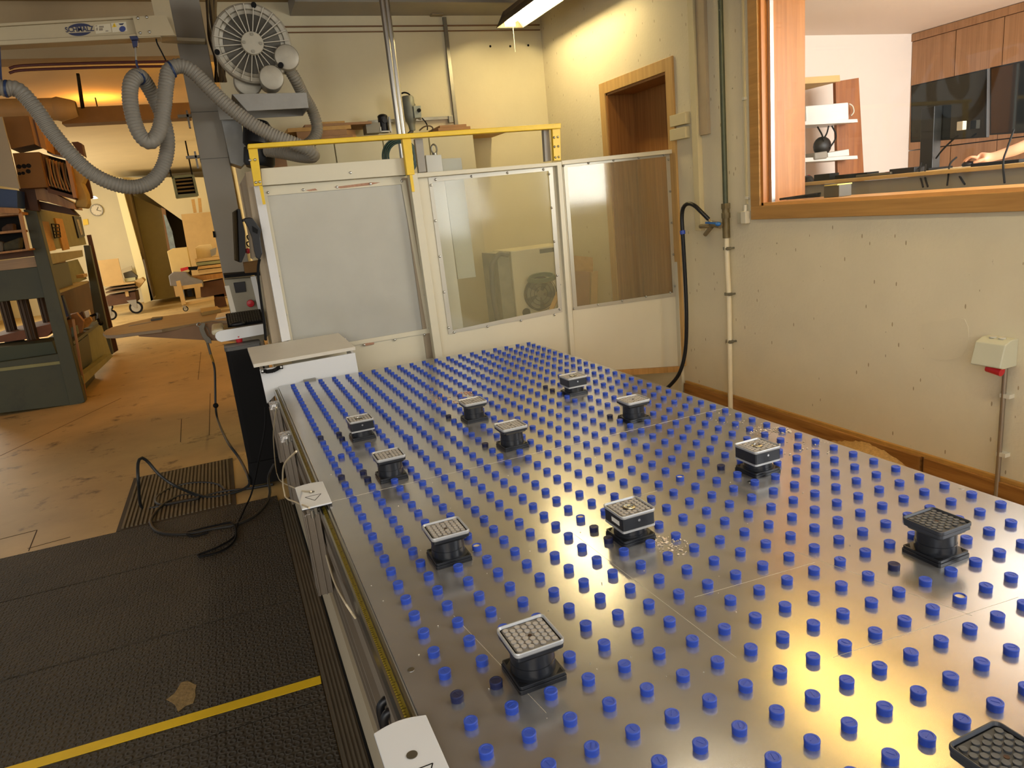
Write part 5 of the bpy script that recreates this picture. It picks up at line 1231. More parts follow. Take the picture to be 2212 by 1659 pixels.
kw, kd = (xb_ - xa_) * 0.80, 0.18
B().box(-kw / 2, -kd / 2, 0, kw / 2, kd / 2, 0.018, b0).build('keyboard_case', 'blackm', kb, bevel=0.003)
b = B()
for i in range(13):
    for j in range(5): b.box(-kw / 2 + 0.01 + i * (kw - 0.02) / 13, -kd / 2 + 0.012 + j * 0.032, 0.018, -kw / 2 + 0.006 + (i + 1) * (kw - 0.02) / 13, -kd / 2 + 0.040 + j * 0.032, 0.026, b0)
b.build('keys', M('key_dark', '3A362E', 0.5), kb)['kind'] = 'stuff'
tag(B().ball(PY(513, 700, YT_ + 0.04), 0.045, (1.2, 0.55, 0.42)).build('black_mouse', 'black'), 'black mouse lying in front of the keyboard', 'mouse')
# black pedestal under the tray
pd_ = thing('black_pedestal', 'tall black plastic pedestal standing on the floor left of the white cabinet', 'pedestal', (-0.28, 0.62, 0))
zt5 = PY(500, 757, 0.60).z
b = B(); b.rrect((-0.255, 0.66, 0), 0.24, 0.20, 0.03, 0.20, zt5, inset=0.0); b.rrect((-0.255, 0.66, 0), 0.27, 0.24, 0.05, 0.03, 0.20, inset=0.03); b.build('pedestal_body', 'blackm', pd_, bevel=0.004)
B().rrect((-0.255, 0.66, 0), 0.25, 0.21, 0.03, zt5, zt5 + 0.03).build('top_cap', M('cap_grey', '4A4A48', 0.4), pd_, bevel=0.004)
tag(B().lathe([(0.022, 0), (0.026, 0.045), (0.0001, 0.045)], c=(-0.27, 0.745, zt5 + 0.031), n=20).build('red_cup', 'red'), 'small red cup standing on the black pedestal under the tray', 'cup')
# ------------------------------------------------------------------ oval tabletop, air gun and floor hose
ZO = 1.05
t_ = thing('oval_table', 'oval wooden tabletop ending behind the console, with a knee panel under it', 'table', PZ(350, 700, 0.0))
out = [(221.5, 719), (228, 713), (241, 707), (280, 697), (326, 687), (380, 679), (434, 673), (495, 667), (540, 668), (540, 690), (500, 692), (457, 692), (410, 700), (349, 711), (294, 718), (249, 724), (228, 724)]
MT['oval'] = wood('oval_board', '9C8666', '80694C', axis=0, fine=6, amt=0.7)
P_ = [PZ(x, y, ZO) for x, y in out]
B().prism(P_, (0, 0, -0.032)).build('tabletop', 'oval', t_, bevel=0.004)
Yp_ = PZ(400, 703, ZO).y + 0.03
slab([(295, 722), (301, 727), (464, 736), (540, 740), (540, 700), (457, 697), (410, 705), (349, 716)], Yp_, 0.03).build('knee_panel', M('panel_brown', '8A6A4C', 0.6, var=0.06), t_)
q_ = PZ(530, 690, ZO); B().cyl((q_.x + 0.10, q_.y + 0.25, 0), (q_.x + 0.10, q_.y + 0.25, ZO - 0.03), 0.04, n=14).build('leg', 'grey_d', t_)
def on_top(name, px, h_, mat, lb, cat, z0=ZO + 0.0005, **k):
    P2 = [PZ(x, y, z0) for x, y in px]; return tag(B().prism(P2, (0, 0, h_)).build(name, mat, **k), lb, cat)
on_top('grip_block', [(326, 694), (350, 690), (352, 687), (330, 689)], 0.02, 'grey_d', 'small grey ribbed block lying on the oval tabletop', 'block')
on_top('booklet', [(436, 682), (478, 674), (470, 668), (434, 673)], 0.035, M('booklet_yellow', 'B49A60', 0.6), 'yellowish booklet at the console end of the oval tabletop', 'booklet')
on_top('paper_pile', [(466, 690), (510, 682), (500, 674), (470, 680)], 0.012, 'paper', 'loose papers between the booklet and the keyboard tray', 'papers')
on_top('thin_tool', [(278, 705), (326, 696), (327, 694), (279, 703)], 0.004, 'grey', 'thin grey strip lying along the oval tabletop', 'strip')
YG = PZ(440, 697, ZO).y - 0.04
t_ = thing('air_gun', 'grey air blow gun hanging from the edge of the oval tabletop', 'air gun', PY(440, 730, YG))
slab([(430, 705), (437, 697), (444, 698), (441, 712), (447, 725), (456, 733), (457, 742), (446, 741), (437, 728), (431, 714)], YG - 0.015, 0.03).build('gun_body', M('gun_grey', '6E6A60', 0.4, metal=0.4), t_, bevel=0.003)
B().tube([PY(430, 706, YG), PY(426, 702, YG), PY(429, 697, YG), PY(434, 699, YG)], 0.008, 8).build('hook_nozzle', 'steel', t_)
B().tube([PY(440, 703, YG), PY(449, 710, YG), PY(453, 722, YG)], 0.004, 6).build('trigger', 'grey_d', t_)
B().cyl(PY(448, 740, YG), PY(455, 765, YG), 0.012, n=10).build('coupling', 'grey_d', t_)
B().cyl(PY(455, 765, YG), PY(461, 782, YG), 0.011, n=10).build('brass_nipple', M('brass', '9A7830', 0.35, metal=0.8), t_)
ah = thing('air_hose', 'black air hose dropping from the air gun and coiled over the ribbed mat', 'hose', PZ(400, 1070, 0))
def fz(x, y, h=0.012): return PZ(x, y, h)
pts = [PY(460, 781, YG), PY(464, 800, YG), PY(465, 840, YG - 0.01), PY(466, 880, YG - 0.05), PY(471, 908, YG - 0.15), PY(491, 953, 1.25), PY(517, 990, 1.0)]
pts += [fz(536, 1029, .10), fz(537, 1049, .03), fz(509, 1063), fz(464, 1073), fz(430, 1070, 0.03), PY(378, 1049, 0.55), PY(344, 1025, 0.60), PY(320, 998, 0.62), PY(306, 989, 0.60), PY(298, 1001, 0.55), PY(299, 1042, 0.48), fz(306, 1096, .014), fz(335, 1096), fz(378, 1085), fz(430, 1075), fz(480, 1062), fz(540, 1055), fz(590, 1046)]
B().tube(pts, 0.0105, 8).build('hose_length', M('hose_black', '1E2224', 0.45), ah)
pts = [fz(487, 1058, .02), fz(470, 1046), fz(430, 1042), fz(380, 1050), fz(345, 1068), fz(336, 1083), fz(352, 1090, .02), fz(400, 1082, .03), fz(428, 1076, .03), fz(418, 1069), fz(385, 1072), fz(352, 1090, .026), fz(330, 1115, .02), fz(326, 1132, .02), fz(342, 1149, .02), fz(380, 1154, .02), fz(412, 1152, .02), fz(460, 1142, .02), (fz(505, 1134, .02)), fz(545, 1118, .02), fz(572, 1092, .02), fz(583, 1065, .05), fz(580, 1030, .12), fz(592, 1002, .2)]
B().tube(pts, 0.0095, 8).build('hose_loop', M('hose_black_2', '24221E', 0.5), ah)
B().ball(PY(466, 876, YG - 0.05), 0.026).build('stop_ball', 'blackm', ah)
pts = [PY(573, 880, 0.10), PY(572, 925, 0.08), PY(562, 980, 0.05), fz(545, 1060, .10), fz(528, 1100, .03), fz(512, 1135, .024), fz(505, 1160, .02), fz(470, 1182, .02), fz(428, 1199, .02), fz(440, 1201, .02), fz(478, 1190, .02), fz(503, 1172, .02), fz(510, 1150, .026), fz(500, 1130, .024), fz(460, 1136, .02), fz(420, 1146, .02), fz(402, 1152, .02), fz(420, 1158, .02), fz(450, 1150, .02)]
tag(B().tube(pts, 0.006, 7).build('thin_cable', 'blackm'), 'thin black cable falling from the white cabinet onto the rubber mat', 'cable')
# warm lamp high in the hall, behind the brown beam
hl = thing('hall_lamp', 'warm lamp behind the brown beam under the hall ceiling', 'lamp', (-1.5, 7.4, 3.6))
B().lathe([(0.0001, 0.0), (0.05, 0.01), (0.06, 0.05), (0.03, 0.1), (0.0001, 0.1)], c=(-1.5, 7.4, 3.60), n=16).build('bulb', glow('hall_bulb', 'FFA43C', 150), hl)
B().cyl((-1.5, 7.4, 3.70), (-1.5, 7.4, HC), 0.01, n=6).build('flex', 'blackm', hl)
# ceiling battens at the top left
for k, (y_, lb) in enumerate(((1.35, 'front brown ceiling batten above the crane rail'), (1.75, 'middle brown ceiling batten above the crane rail'), (2.2, 'rear brown ceiling batten above the crane rail'))):
    tag(B().box(-4.0, y_, HC - 0.05, -0.35, y_ + 0.10, HC - 0.001).build('ceiling_batten', M('batten_brown', '7A6440', 0.8)), lb, 'batten', 'brown ceiling battens')

# ================================================================== GREEN PRESS AND THE THINGS ON IT
YP = 5.2
pr = thing('veneer_press', 'large old green hydraulic press at the left edge', 'press', (-3.0, 6.5, 0))
MT['green_d'] = M('press_green_dark', '383C26', 0.5, var=0.10, scale=2, stain='24261A', stain_lo=0.55, stain_hi=0.8, stain_scale=3)
slab([(50, 452), (79, 456), (184, 868), (152, 881)], YP, 0.16).build('front_post', 'green_d', pr, bevel=0.006)
XPS = PY(180, 868, YP).x - 0.02
def sx(x, y, d_=0.0): return PX(x, y, XPS - d_)
def side(px, th, name, mat, d_=0.0, **k): return B().prism([sx(x, y, d_) for x, y in px], (-th, 0, 0)).build(name, mat, pr, **k)
side([(84, 452), (171, 466), (187, 528), (106, 541)], 0.06, 'side_plate', 'green_l')
side([(108, 548), (178, 540), (180, 554), (112, 571)], 0.05, 'side_beam', M('beam_pale', '9A967A', 0.6, var=0.1), bevel=0.004)
side([(113, 573), (168, 560), (188, 602), (128, 628)], 0.04, 'side_plate', 'green_l', 0.25)
lz = sx(128, 628).z
B().box(XPS - 0.28, sx(128, 628).y, lz - 0.03, XPS, sx(188, 602).y, lz).build('side_ledge', M('ledge_tan', 'A09468', 0.6, var=0.1), pr)
side([(130, 634), (192, 607), (216, 690), (160, 738)], 0.03, 'wooden_backing', 'darkwood', 0.5)
lz2 = sx(158, 738).z
B().box(XPS - 0.45, sx(158, 738).y, lz2 - 0.04, XPS, sx(216, 682).y, lz2).build('side_ledge', 'green_d', pr)
side([(158, 742), (216, 690), (240, 765), (178, 815)], 0.05, 'lower_plate', 'green_l', 0.08)
side([(176, 812), (240, 764), (244, 770), (182, 830)], 0.10, 'foot_rail', 'green_l', -0.05)
slab([(180, 530), (193, 530), (244, 765), (218, 769)], 9.2, 0.16).build('rear_post', 'green_d', pr, bevel=0.006)
slab([(52, 404), (74, 402), (84, 455), (66, 455)], YP + 0.1, 0.12).build('top_post', 'darkwood', pr)
slab([(-40, 588), (92, 575), (108, 642), (-40, 656)], YP + 0.06, 1.6).build('press_platen', 'green_d', pr, bevel=0.006)
slab([(-40, 548), (80, 537), (84, 552), (-40, 566)], YP + 0.05, 0.4).build('platen_beam', 'darkwood', pr)
slab([(-40, 568), (84, 553), (91, 575), (-40, 589)], YP + 0.04, 1.5).build('board_stack', M('stack_board', 'A48A6C', 0.6, var=0.12, stretch=(1, 1, 30), scale=3), pr)
slab([(-40, 788), (140, 762), (158, 874), (-40, 898)], YP + 0.03, 1.8).build('press_base', 'green_d', pr, bevel=0.006)
slab([(-40, 800), (148, 778), (150, 784), (-40, 807)], YP + 0.01, 0.04).build('base_bead', 'green_l', pr)
slab([(-40, 755), (112, 738), (124, 770), (-40, 797)], YP + 0.12, 0.5).build('front_trough', M('trough_green', '38402C', 0.6), pr)
slab([(-40, 745), (102, 727), (128, 695), (-40, 735)], YP + 0.5, 1.2).build('rust_tray', M('rust_red', '7A4A30', 0.7, var=0.2), pr)
for (x0, y0, x1, y1), yy_ in (((12, 655, 30, 730), 6.2), ((53, 648, 74, 742), 5.7), ((93, 646, 108, 706), 6.3)):
    p_, q_ = PY(x0, y0, yy_), PY(x1, y1, yy_); b = B(); b.cyl((q_.x, yy_, q_.z), (q_.x, yy_, p_.z + 0.3), 0.055, n=16)
    for k in range(8):
        a = k * math.pi / 4; b.cyl((q_.x + 0.055 * math.cos(a), yy_ + 0.055 * math.sin(a), q_.z), (q_.x + 0.055 * math.cos(a), yy_ + 0.055 * math.sin(a), p_.z + 0.3), 0.012, n=6)
    b.lathe([(0.11, 0), (0.11, 0.04), (0.085, 0.05), (0.085, 0.10), (0.06, 0.12)], c=(q_.x, yy_, q_.z - 0.06), n=20)
    b.build('spindle_screw', M('spindle', '4A3A2C', 0.5, metal=0.5), pr)
slab([(155, 690), (160, 690), (187, 856), (182, 862)], YP + 0.17, 0.03).build('orange_edge_board', 'orange', pr)
slab([(187, 508), (196, 507), (255, 757), (245, 763)], 9.45, 0.05).build('end_board', 'darkwood', pr)
def pt(name, px, Y, dp, mat, lb, cat, **k):
    return tag(slab(px, Y, dp).build(name, mat, **k), lb, cat)
def st(name, px, mat, lb, cat, d_=-0.02, th=0.02, **k): return tag(B().prism([sx(x, y, d_) for x, y in px], (-th, 0, 0)).build(name, mat, **k), lb, cat)
st('chipboard_strip', [(90, 478), (105, 479), (121, 540), (107, 543)], 'board', 'left of the two chipboard strips fixed to the press side', 'board')
st('chipboard_strip', [(119, 471), (135, 473), (151, 538), (138, 541)], 'board', 'right of the two chipboard strips fixed to the press side', 'board')
t_ = thing('wire_rack', 'small black wire rack hanging between the two chipboard strips', 'rack', sx(120, 500, -0.05)); b = B()
for p_, q_ in (((111, 484), (127, 485)), ((127, 485), (131, 512)), ((131, 512), (118, 514)), ((118, 514), (111, 484)), ((114, 492), (128, 492)), ((115, 500), (129, 500)), ((117, 507), (130, 507)), ((119, 485), (123, 513))): b.bar(sx(*p_, -0.05), sx(*q_, -0.05), 0.012, 0.012)
b.build('rack_wires', 'blackm', t_)
fo_ = st('picture_frame', [(159, 467), (175, 468), (184, 510), (171, 514)], 'black', 'small black framed board with pale marks on the press side', 'frame')
b = B(); b.prism([sx(x, y, -0.022) for x, y in ((165, 474), (170, 474), (179, 506), (175, 508))], (0.002, 0, 0)); o = b.build('pale_marks', M('pale_marks', 'B4B0A8', 0.6, var=0.5, scale=30), None); o.parent = fo_; o.location = Vector(o['_o']) - Vector(fo_['_o'])
# things on the ledges
def led(x, y, z): q = PZ(x, y, z); return q
t_ = thing('blue_jacket_bag', 'dark blue folded bag on the lower ledge of the press', 'bag', sx(148, 690, -0.0))
slab([(128, 640), (134, 638), (150, 684), (152, 690), (140, 692), (134, 668)], 6.4, 0.12).build('bag_body', M('bag_blue', '1E2C48', 0.6), t_, bevel=0.01)
for i, (px, Y_, mt_, lb) in enumerate((([(140, 684), (165, 676), (180, 694), (176, 726), (160, 738), (150, 722)], 6.6, 'board_red', 'front reddish wooden block leaning on the lower press ledge'),
        ([(162, 682), (178, 672), (184, 690), (182, 700), (170, 700)], 7.2, 'darkwood', 'rear reddish wooden block on the lower press ledge'),
        ([(152, 708), (164, 704), (168, 722), (156, 728)], 6.0, MT.setdefault('gg', M('grey_green_thing', '5E6A58', 0.6)), 'grey green rounded block on the lower press ledge'),
        ([(170, 694), (194, 685), (198, 694), (190, 706), (176, 712)], 7.0, 'board', 'yellowish box lying on the lower press ledge'),
        ([(178, 675), (191, 670), (195, 683), (182, 688)], 7.8, 'paper', 'small white block near the crank of the press'))):
    tag(slab(px, Y_, 0.12).build('wooden_block', mt_, bevel=0.004), lb, 'block', 'odds and ends on the press ledge')
t_ = thing('crank_handle', 'black crank handle sticking out of the press near its rear post', 'crank', sx(200, 690, 0))
b = B(); p0_ = sx(196, 683, 0.05); b.tube([p0_, p0_ + Vector((0.1, 0, 0.02)), sx(212, 690, -0.16), sx(217, 697, -0.16)], 0.02, 8); b.ball(sx(218, 698, -0.16), 0.035); b.build('crank_bar', 'blackm', t_)
tag(B().cbox(sx(178, 600, 0.1) + Vector((0, 0, 0.03)), 0.1, 0.35, 0.05).build('small_plank', 'ply', bevel=0.004), 'small pale piece of wood on the upper side ledge of the press', 'wood')
# shelf unit in front of the press on the left
su = thing('wooden_shelf_unit', 'orange wooden shelf unit with dark compartments at the left edge', 'shelf unit', PY(0, 545, 4.9))
slab([(38, 459), (47, 458), (64, 539), (56, 541)], 4.85, 0.03).build('side_board', 'orange', su, bevel=0.002)
slab([(-40, 465), (45, 457), (46, 463), (-40, 471)], 4.86, 0.35).build('shelf', 'orange', su)
slab([(-40, 504), (46, 496), (47, 501), (-40, 509)], 4.88, 0.30).build('shelf', 'orange', su)
slab([(-40, 549), (60, 537), (61, 541), (-40, 553)], 4.86, 0.35).build('shelf', 'orange', su)
slab([(-40, 470), (46, 462), (62, 538), (-40, 549)], 5.16, 0.02).build('back_board', 'blackm', su)
for i, (px, lb, mt_) in enumerate((([(2, 492), (14, 484), (28, 482), (30, 500), (4, 503)], 'brown crumpled bundle in the upper compartment of the shelf unit', MT.setdefault('bund', M('bundle_brown', '4A3424', 0.8, var=0.3, scale=20))),
        ([(6, 525), (22, 520), (44, 512), (44, 538), (8, 543)], 'greenish brown bundle in the lower compartment of the shelf unit', MT.setdefault('bund2', M('bundle_green', '3E3C2A', 0.8, var=0.3, scale=20))),
        ([(-10, 520), (6, 522), (8, 543), (-10, 545)], 'grey bundle at the left of the lower compartment of the shelf unit', MT.setdefault('bund3', M('bundle_grey', '6A6254', 0.8, var=0.2, scale=20))))):
    tag(slab(px, 4.95, 0.15).build('cloth_bundle', mt_, bevel=0.02), lb, 'bundle')
pt('blue_box', [(-30, 404), (37, 411), (38, 449), (-30, 446)], 4.95, 0.35, M('blue_box', '1E3A66', 0.5, var=0.08), 'blue box with a pale stripe at the left edge above the shelf unit', 'box', bevel=0.004)
pt('pine_batten', [(-40, 446), (38, 450), (42, 455), (40, 461), (-40, 459)], 4.80, 0.10, 'orange', 'orange wooden batten under the blue box', 'batten')
pt('slanted_plank', [(73, 403), (85, 402), (160, 440), (164, 452), (148, 450), (90, 432), (80, 432)], 5.3, 0.5, 'orange', 'slanted orange wooden plank below the cable crate', 'plank')
pt('support_board', [(40, 406), (73, 402), (82, 456), (56, 456)], 5.45, 0.10, 'darkwood', 'dark brown upright board behind the blue box', 'board')
pt('dark_batten', [(82, 434), (150, 450), (166, 466), (86, 452)], 5.5, 0.3, 'darkwood', 'dark slats under the slanted plank', 'slats')
# boxes piled up
pt('pale_board', [(-40, 258), (4, 252), (43, 408), (-40, 396)], 4.75, 0.04, M('panel_pale', '9C9480', 0.6), 'pale upright panel at the left edge beside the cardboard boxes', 'panel')
t_ = thing('cardboard_box', 'upper cardboard box of the pile at the left, with an open flap', 'box', PY(40, 330, 5.2))
slab([(5, 253), (60, 250), (75, 311), (24, 322)], 5.1, 0.45).build('box_body', 'card', t_)
slab([(61, 250), (88, 262), (101, 325), (76, 312)], 5.12, 0.5).build('box_side', M('card_light', 'A8783E', 0.75), t_)
slab([(70, 256), (74, 258), (89, 319), (85, 317)], 5.115, 0.01).build('box_slot', 'darkwood', t_)
t_ = thing('cardboard_box', 'lower cardboard box of the pile at the left, printed with dark symbols', 'box', PY(60, 405, 5.2))
slab([(27, 331), (84, 328), (101, 404), (44, 407)], 5.1, 0.5).build('box_body', 'card', t_)
b = B()
for x, y, r_ in ((41, 360, 4), (52, 359, 4), (62, 358, 4), (50, 374, 3), (61, 370, 4), (42, 375, 3)): c_ = PY(x, y, 5.098); b.cyl(c_, c_ + Vector((0, 0.002, 0)), r_ * 0.0062, n=10)
b.build('printed_symbols', 'blackm', t_)['kind'] = 'stuff'
pt('cardboard_box', [(93, 280), (125, 300), (138, 338), (102, 330)], 5.6, 0.4, 'card', 'third cardboard box behind the grey hose at the left', 'box')
cr = thing('cable_crate', 'wooden crate full of tangled brown cables below the hose', 'crate', PY(125, 420, 5.3))
slab([(84, 330), (90, 331), (108, 413), (102, 410)], 5.2, 0.4).build('crate_side', 'darkwood', cr)
slab([(141, 346), (150, 348), (166, 428), (158, 427)], 5.2, 0.4).build('crate_side', 'orange', cr)
slab([(102, 406), (158, 422), (164, 432), (104, 416)], 5.2, 0.4).build('crate_bottom', 'darkwood', cr)
slab([(84, 330), (148, 348), (160, 424), (104, 410)], 5.6, 0.02).build('crate_back', 'blackm', cr)
for i in range(8):
    x0 = 92 + i * 7; y0 = 340 + i * 2; a_ = rcb.uniform(-3, 3)
    B().tube([PY(x0, y0, 5.3), PY(x0 + 4 + a_, y0 + 25, 5.25), PY(x0 + 10, y0 + 48, 5.22), PY(x0 + 16, y0 + 62, 5.22), PY(x0 + 20, y0 + 50, 5.25), PY(x0 + 15 + a_, y0 + 22, 5.3), PY(x0 + 9, y0 + 2, 5.35)], 0.010, 6).build('tangled_cable', 'cab_a' if i % 2 else MT.setdefault('cab_c', M('cable_orange', '9A6A3A', 0.6)), cr)
pt('cream_bag', [(146, 360), (165, 358), (182, 372), (184, 384), (178, 396), (188, 418), (191, 440), (187, 450), (160, 447), (164, 430), (156, 398)], 5.35, 0.25, M('bag_cream', 'A8935C', 0.8, var=0.12, scale=8), 'cream cloth bag hanging beside the cable crate', 'bag', bevel=0.02)
pt('dark_plank', [(184, 378), (191, 384), (201, 428), (192, 430), (180, 398)], 5.7, 0.06, 'darkwood', 'short dark plank end behind the cream bag', 'plank')
pt('dark_plank', [(154, 307), (168, 306), (176, 310), (182, 338), (170, 330)], 5.7, 0.2, 'darkwood', 'dark board end sticking up behind the grey hose', 'plank')
# duct and beam under the hall ceiling
p_, q_ = PY(-60, 240, 6.2), PY(118, 236, 6.2)
b = B(); b.cyl(p_, q_, 0.135, n=24); b.lathe([(0.135, 0), (0.15, 0.05), (0.11, 0.2), (0.09, 0.25)], c=q_, ax=q_ - p_, n=24)
tag(b.build('ceiling_duct', M('duct_tan', 'A8906A', 0.6, var=0.06)), 'round tan duct under the hall ceiling ending above the cardboard boxes', 'duct')
tag(slab([(133, 233), (411, 221), (413, 254), (134, 268)], 6.6, 0.3).build('ceiling_beam', M('beam_brown', '7C6240', 0.7, var=0.08)), 'brown beam under the hall ceiling behind the hanging hose', 'beam')
b = B(); b.bar(PY(168, 161, 5.4), PY(177, 232, 6.5), 0.03, 0.03); b.bar(PY(170, 161, 5.5), PY(181, 232, 6.5), 0.02, 0.02)
tag(b.build('duct_hanger', 'blackm'), 'thin black hanger rods between hall ceiling and brown beam', 'hanger')
for dy, lb in ((0, 'upper dark red cable along the lintel over the hall opening'), (10, 'lower dark red cable along the lintel over the hall opening')):
    tag(B().tube([PY(20, 148 + dy, YB - 0.02), PY(45, 142 + dy, YB - 0.02), PY(140, 138 + dy, YB - 0.02), PY(240, 135 + dy, YB - 0.02), PY(372, 133 + dy, YB - 0.02)], 0.011, 6).build('red_cable', M('cable_maroon', '5A1E14', 0.5)), lb, 'cable')

# ================================================================== FAR HALL
b = B(); S('trim_7', slab([(262, 400), (276, 398), (334, 640), (320, 646)], 19.0, 0.4), M('hall_post', '7C6A44', 0.7))
tag(slab([(284, 420), (352, 452), (396, 640), (334, 648)], 20.0, 0.08).build('sliding_door_leaf', M('leaf_olive', 'A89A62', 0.6, var=0.04)), 'olive beige door leaf under the sloping stair plaster', 'door leaf')
tag(slab([(272, 403), (286, 420), (333, 648), (320, 650)], 19.6, 0.2).build('brown_post', M('post_brown', '6A5636', 0.7)), 'brown post between bright pillar and beige door leaf', 'post')
for i, (px, lb) in enumerate((([(302, 545), (306, 545), (324, 648), (316, 650)], 'leftmost thin sheet leaning at the brown post'), ([(308, 560), (312, 560), (333, 647), (326, 650)], 'rightmost thin sheet leaning at the brown post'))):
    tag(slab(px, 18.9 - i * 0.1, 0.05).build('thin_sheet', M('sheet_dark', '5A4C38', 0.6)), lb, 'sheet', 'sheets leaning at the brown post')
tag(slab([(348, 448), (357, 452), (385, 640), (378, 641)], 19.5, 0.12).build('wooden_post', 'board_red'), 'narrow reddish upright post right of the olive door leaf', 'post')
S('trim_8', slab([(357, 452), (393, 473), (424, 640), (388, 641)], 20.8, 0.3), M('hall_gap_shade', '3C3628', 0.8))  # solid slab, the gap's deep shade put into its dark colour
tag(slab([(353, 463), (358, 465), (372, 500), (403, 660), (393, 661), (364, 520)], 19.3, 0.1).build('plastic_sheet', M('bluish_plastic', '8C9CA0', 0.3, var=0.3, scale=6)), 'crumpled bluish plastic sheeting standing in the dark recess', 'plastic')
tag(slab([(391, 463), (474, 456), (505, 640), (424, 646)], 18.5, 0.06).build('chipboard_sheet', 'ply'), 'big upright chipboard panel left of the grey column', 'panel')
tag(slab([(413, 431), (420, 430), (425, 459), (418, 460)], 18.6, 0.08).build('roof_batten', 'board'), 'left of two short battens above the chipboard panel', 'batten')
tag(slab([(427, 428), (434, 428), (437, 458), (430, 459)], 18.6, 0.08).build('roof_batten', 'board'), 'right of two short battens above the chipboard panel', 'batten')
# heater
YHT = 13.0
t_ = thing('unit_heater', 'grey louvred heater hanging from the hall ceiling', 'heater', PY(396, 395, YHT))
b = B()
for px in ([(370, 380), (417, 376), (418, 381), (371, 386)], [(379, 421), (426, 417), (427, 423), (380, 428)], [(370, 380), (376, 380), (386, 427), (380, 428)], [(414, 377), (419, 377), (429, 421), (424, 422)]): slab(px, YHT, 0.35, b)
b.build('heater_frame', M('heater_frame', '6E7A6C', 0.5), t_)
slab([(375, 384), (415, 381), (424, 420), (384, 424)], YHT + 0.2, 0.05).build('heater_back', 'blackm', t_)
b = B()
for k in range(5): y = 388 + k * 8; dx = k * 2; slab([(376 + dx, y), (414 + dx, y - 3), (415 + dx, y), (377 + dx, y + 4)], YHT + 0.05, 0.1, b)
b.build('louvre', M('louvre', '6A5A38', 0.6), t_)
b = B(); p_ = PY(370, 381, YHT); b.bar(p_, (p_.x, p_.y, HC), 0.03, 0.03); p_ = PY(415, 377, YHT); b.bar(p_, (p_.x, p_.y, HC), 0.03, 0.03); b.build('heater_hanger', 'blackm', t_)
# wall clock
YF_ = FY - 0.01
c_ = PY(209, 454, FY - 0.04); t_ = thing('wall_clock', 'round wall clock on the far white wall', 'clock', c_)
B().cyl(c_, c_ + Vector((0, 0.04, 0)), 0.165, n=32).build('clock_face', M('clock_face', 'D8CEB8', 0.5), t_)
B().tube([c_ + Vector((0.17 * math.cos(a * math.pi / 16), 0, 0.17 * math.sin(a * math.pi / 16))) for a in range(33)], 0.014, 6).build('clock_rim', 'grey', t_)
b = B(); b.bar(c_ + Vector((0, -0.01, 0)), c_ + Vector((0.06, -0.01, 0.09)), 0.014, 0.01); b.bar(c_ + Vector((0, -0.01, 0)), c_ + Vector((0.12, -0.01, -0.04)), 0.010, 0.01); b.build('clock_hand', 'blackm', t_)
b = B()
for k in range(12): a = k * math.pi / 6; b.bar(c_ + Vector((0.135 * math.cos(a), -0.004, 0.135 * math.sin(a))), c_ + Vector((0.15 * math.cos(a), -0.004, 0.15 * math.sin(a))), 0.012, 0.006)
b.build('hour_mark', 'blackm', t_)['kind'] = 'stuff'
tag(slab([(179, 474), (189, 473), (191, 485), (180, 487)], FY - 0.03, 0.02).build('yellow_sign', 'yellow'), 'small yellow sign on the far wall beside the press', 'sign')
tag(slab([(262, 582), (284, 574), (290, 615), (268, 620)], FY - 0.3, 0.1).build('wall_hatch', M('hatch', 'B8AC90', 0.7)), 'pale rectangular hatch low on the far wall behind the board trolley', 'hatch')
# board trolley
YT2 = 17.1
tr = thing('board_trolley', 'board trolley with big castors loaded with flat boards', 'trolley', PZ(270, 680, 0))
slab([(228, 640), (292, 630), (296, 652), (234, 662)], YT2, 0.9).build('trolley_frame', 'darkwood', tr, bevel=0.01)
slab([(269, 627), (276, 626), (279, 640), (272, 641)], YT2 - 0.03, 0.08).build('spacer', 'ply', tr)
for i, y in enumerate((612, 619, 626)): slab([(226 + i, y + 5), (290 + i, y - 3), (291 + i, y), (227 + i, y + 8)], YT2 - 0.1, 1.1).build('flat_board', 'ply' if i == 0 else MT.setdefault('brd', M('board_dark', '6A5236', 0.6)), tr)
tag(slab([(211, 563), (255, 558), (268, 613), (224, 618)], YT2 + 0.1, 0.05).build('upright_board', 'ply'), 'orange plywood board standing upright on the board trolley', 'board')
tag(slab([(266, 590), (282, 585), (296, 597), (292, 606), (270, 603)], YT2 + 0.3, 0.3).build('folded_cloth', 'grey_d'), 'dark folded cloth heap on the board trolley', 'cloth')
tag(slab([(268, 602), (292, 599), (293, 606), (270, 609)], YT2 + 0.2, 0.3).build('pale_packet', M('packet', 'B8B890', 0.6)), 'pale greenish packet on the board trolley', 'packet')
tag(slab([(292, 606), (306, 600), (312, 606), (300, 622), (294, 616)], YT2 + 0.1, 0.5).build('loose_sheet', 'ply'), 'thin panel sticking out at the right end of the board trolley', 'panel')
def castor(x, y, Y, rad, par):
    c_ = PY(x, y, Y); w_ = B().cyl(c_ + Vector((0, -0.03, 0)), c_ + Vector((0, 0.03, 0)), rad, n=24).build('castor_wheel', 'blackm', par)
    B().cyl(c_ + Vector((0, -0.04, 0)), c_ + Vector((0, 0.04, 0)), rad * 0.72, n=20).build('wheel_hub', 'steel', w_) if False else None
    B().cyl(c_ + Vector((0, -0.035, 0)), c_ + Vector((0, 0.035, 0)), rad * 0.7, n=20).build('wheel_hub', M('hub_pale', 'A8A69C', 0.4, metal=0.4), par)
    B().prism([c_ + Vector((-rad * 1.1, -0.045, rad * 1.25)), c_ + Vector((rad * 0.3, -0.045, rad * 1.25)), c_ + Vector((rad * 0.15, -0.045, -rad * 0.1)), c_ + Vector((-rad * 0.15, -0.045, -rad * 0.1))], (0, 0.01, 0)).build('castor_fork', 'grey', par)
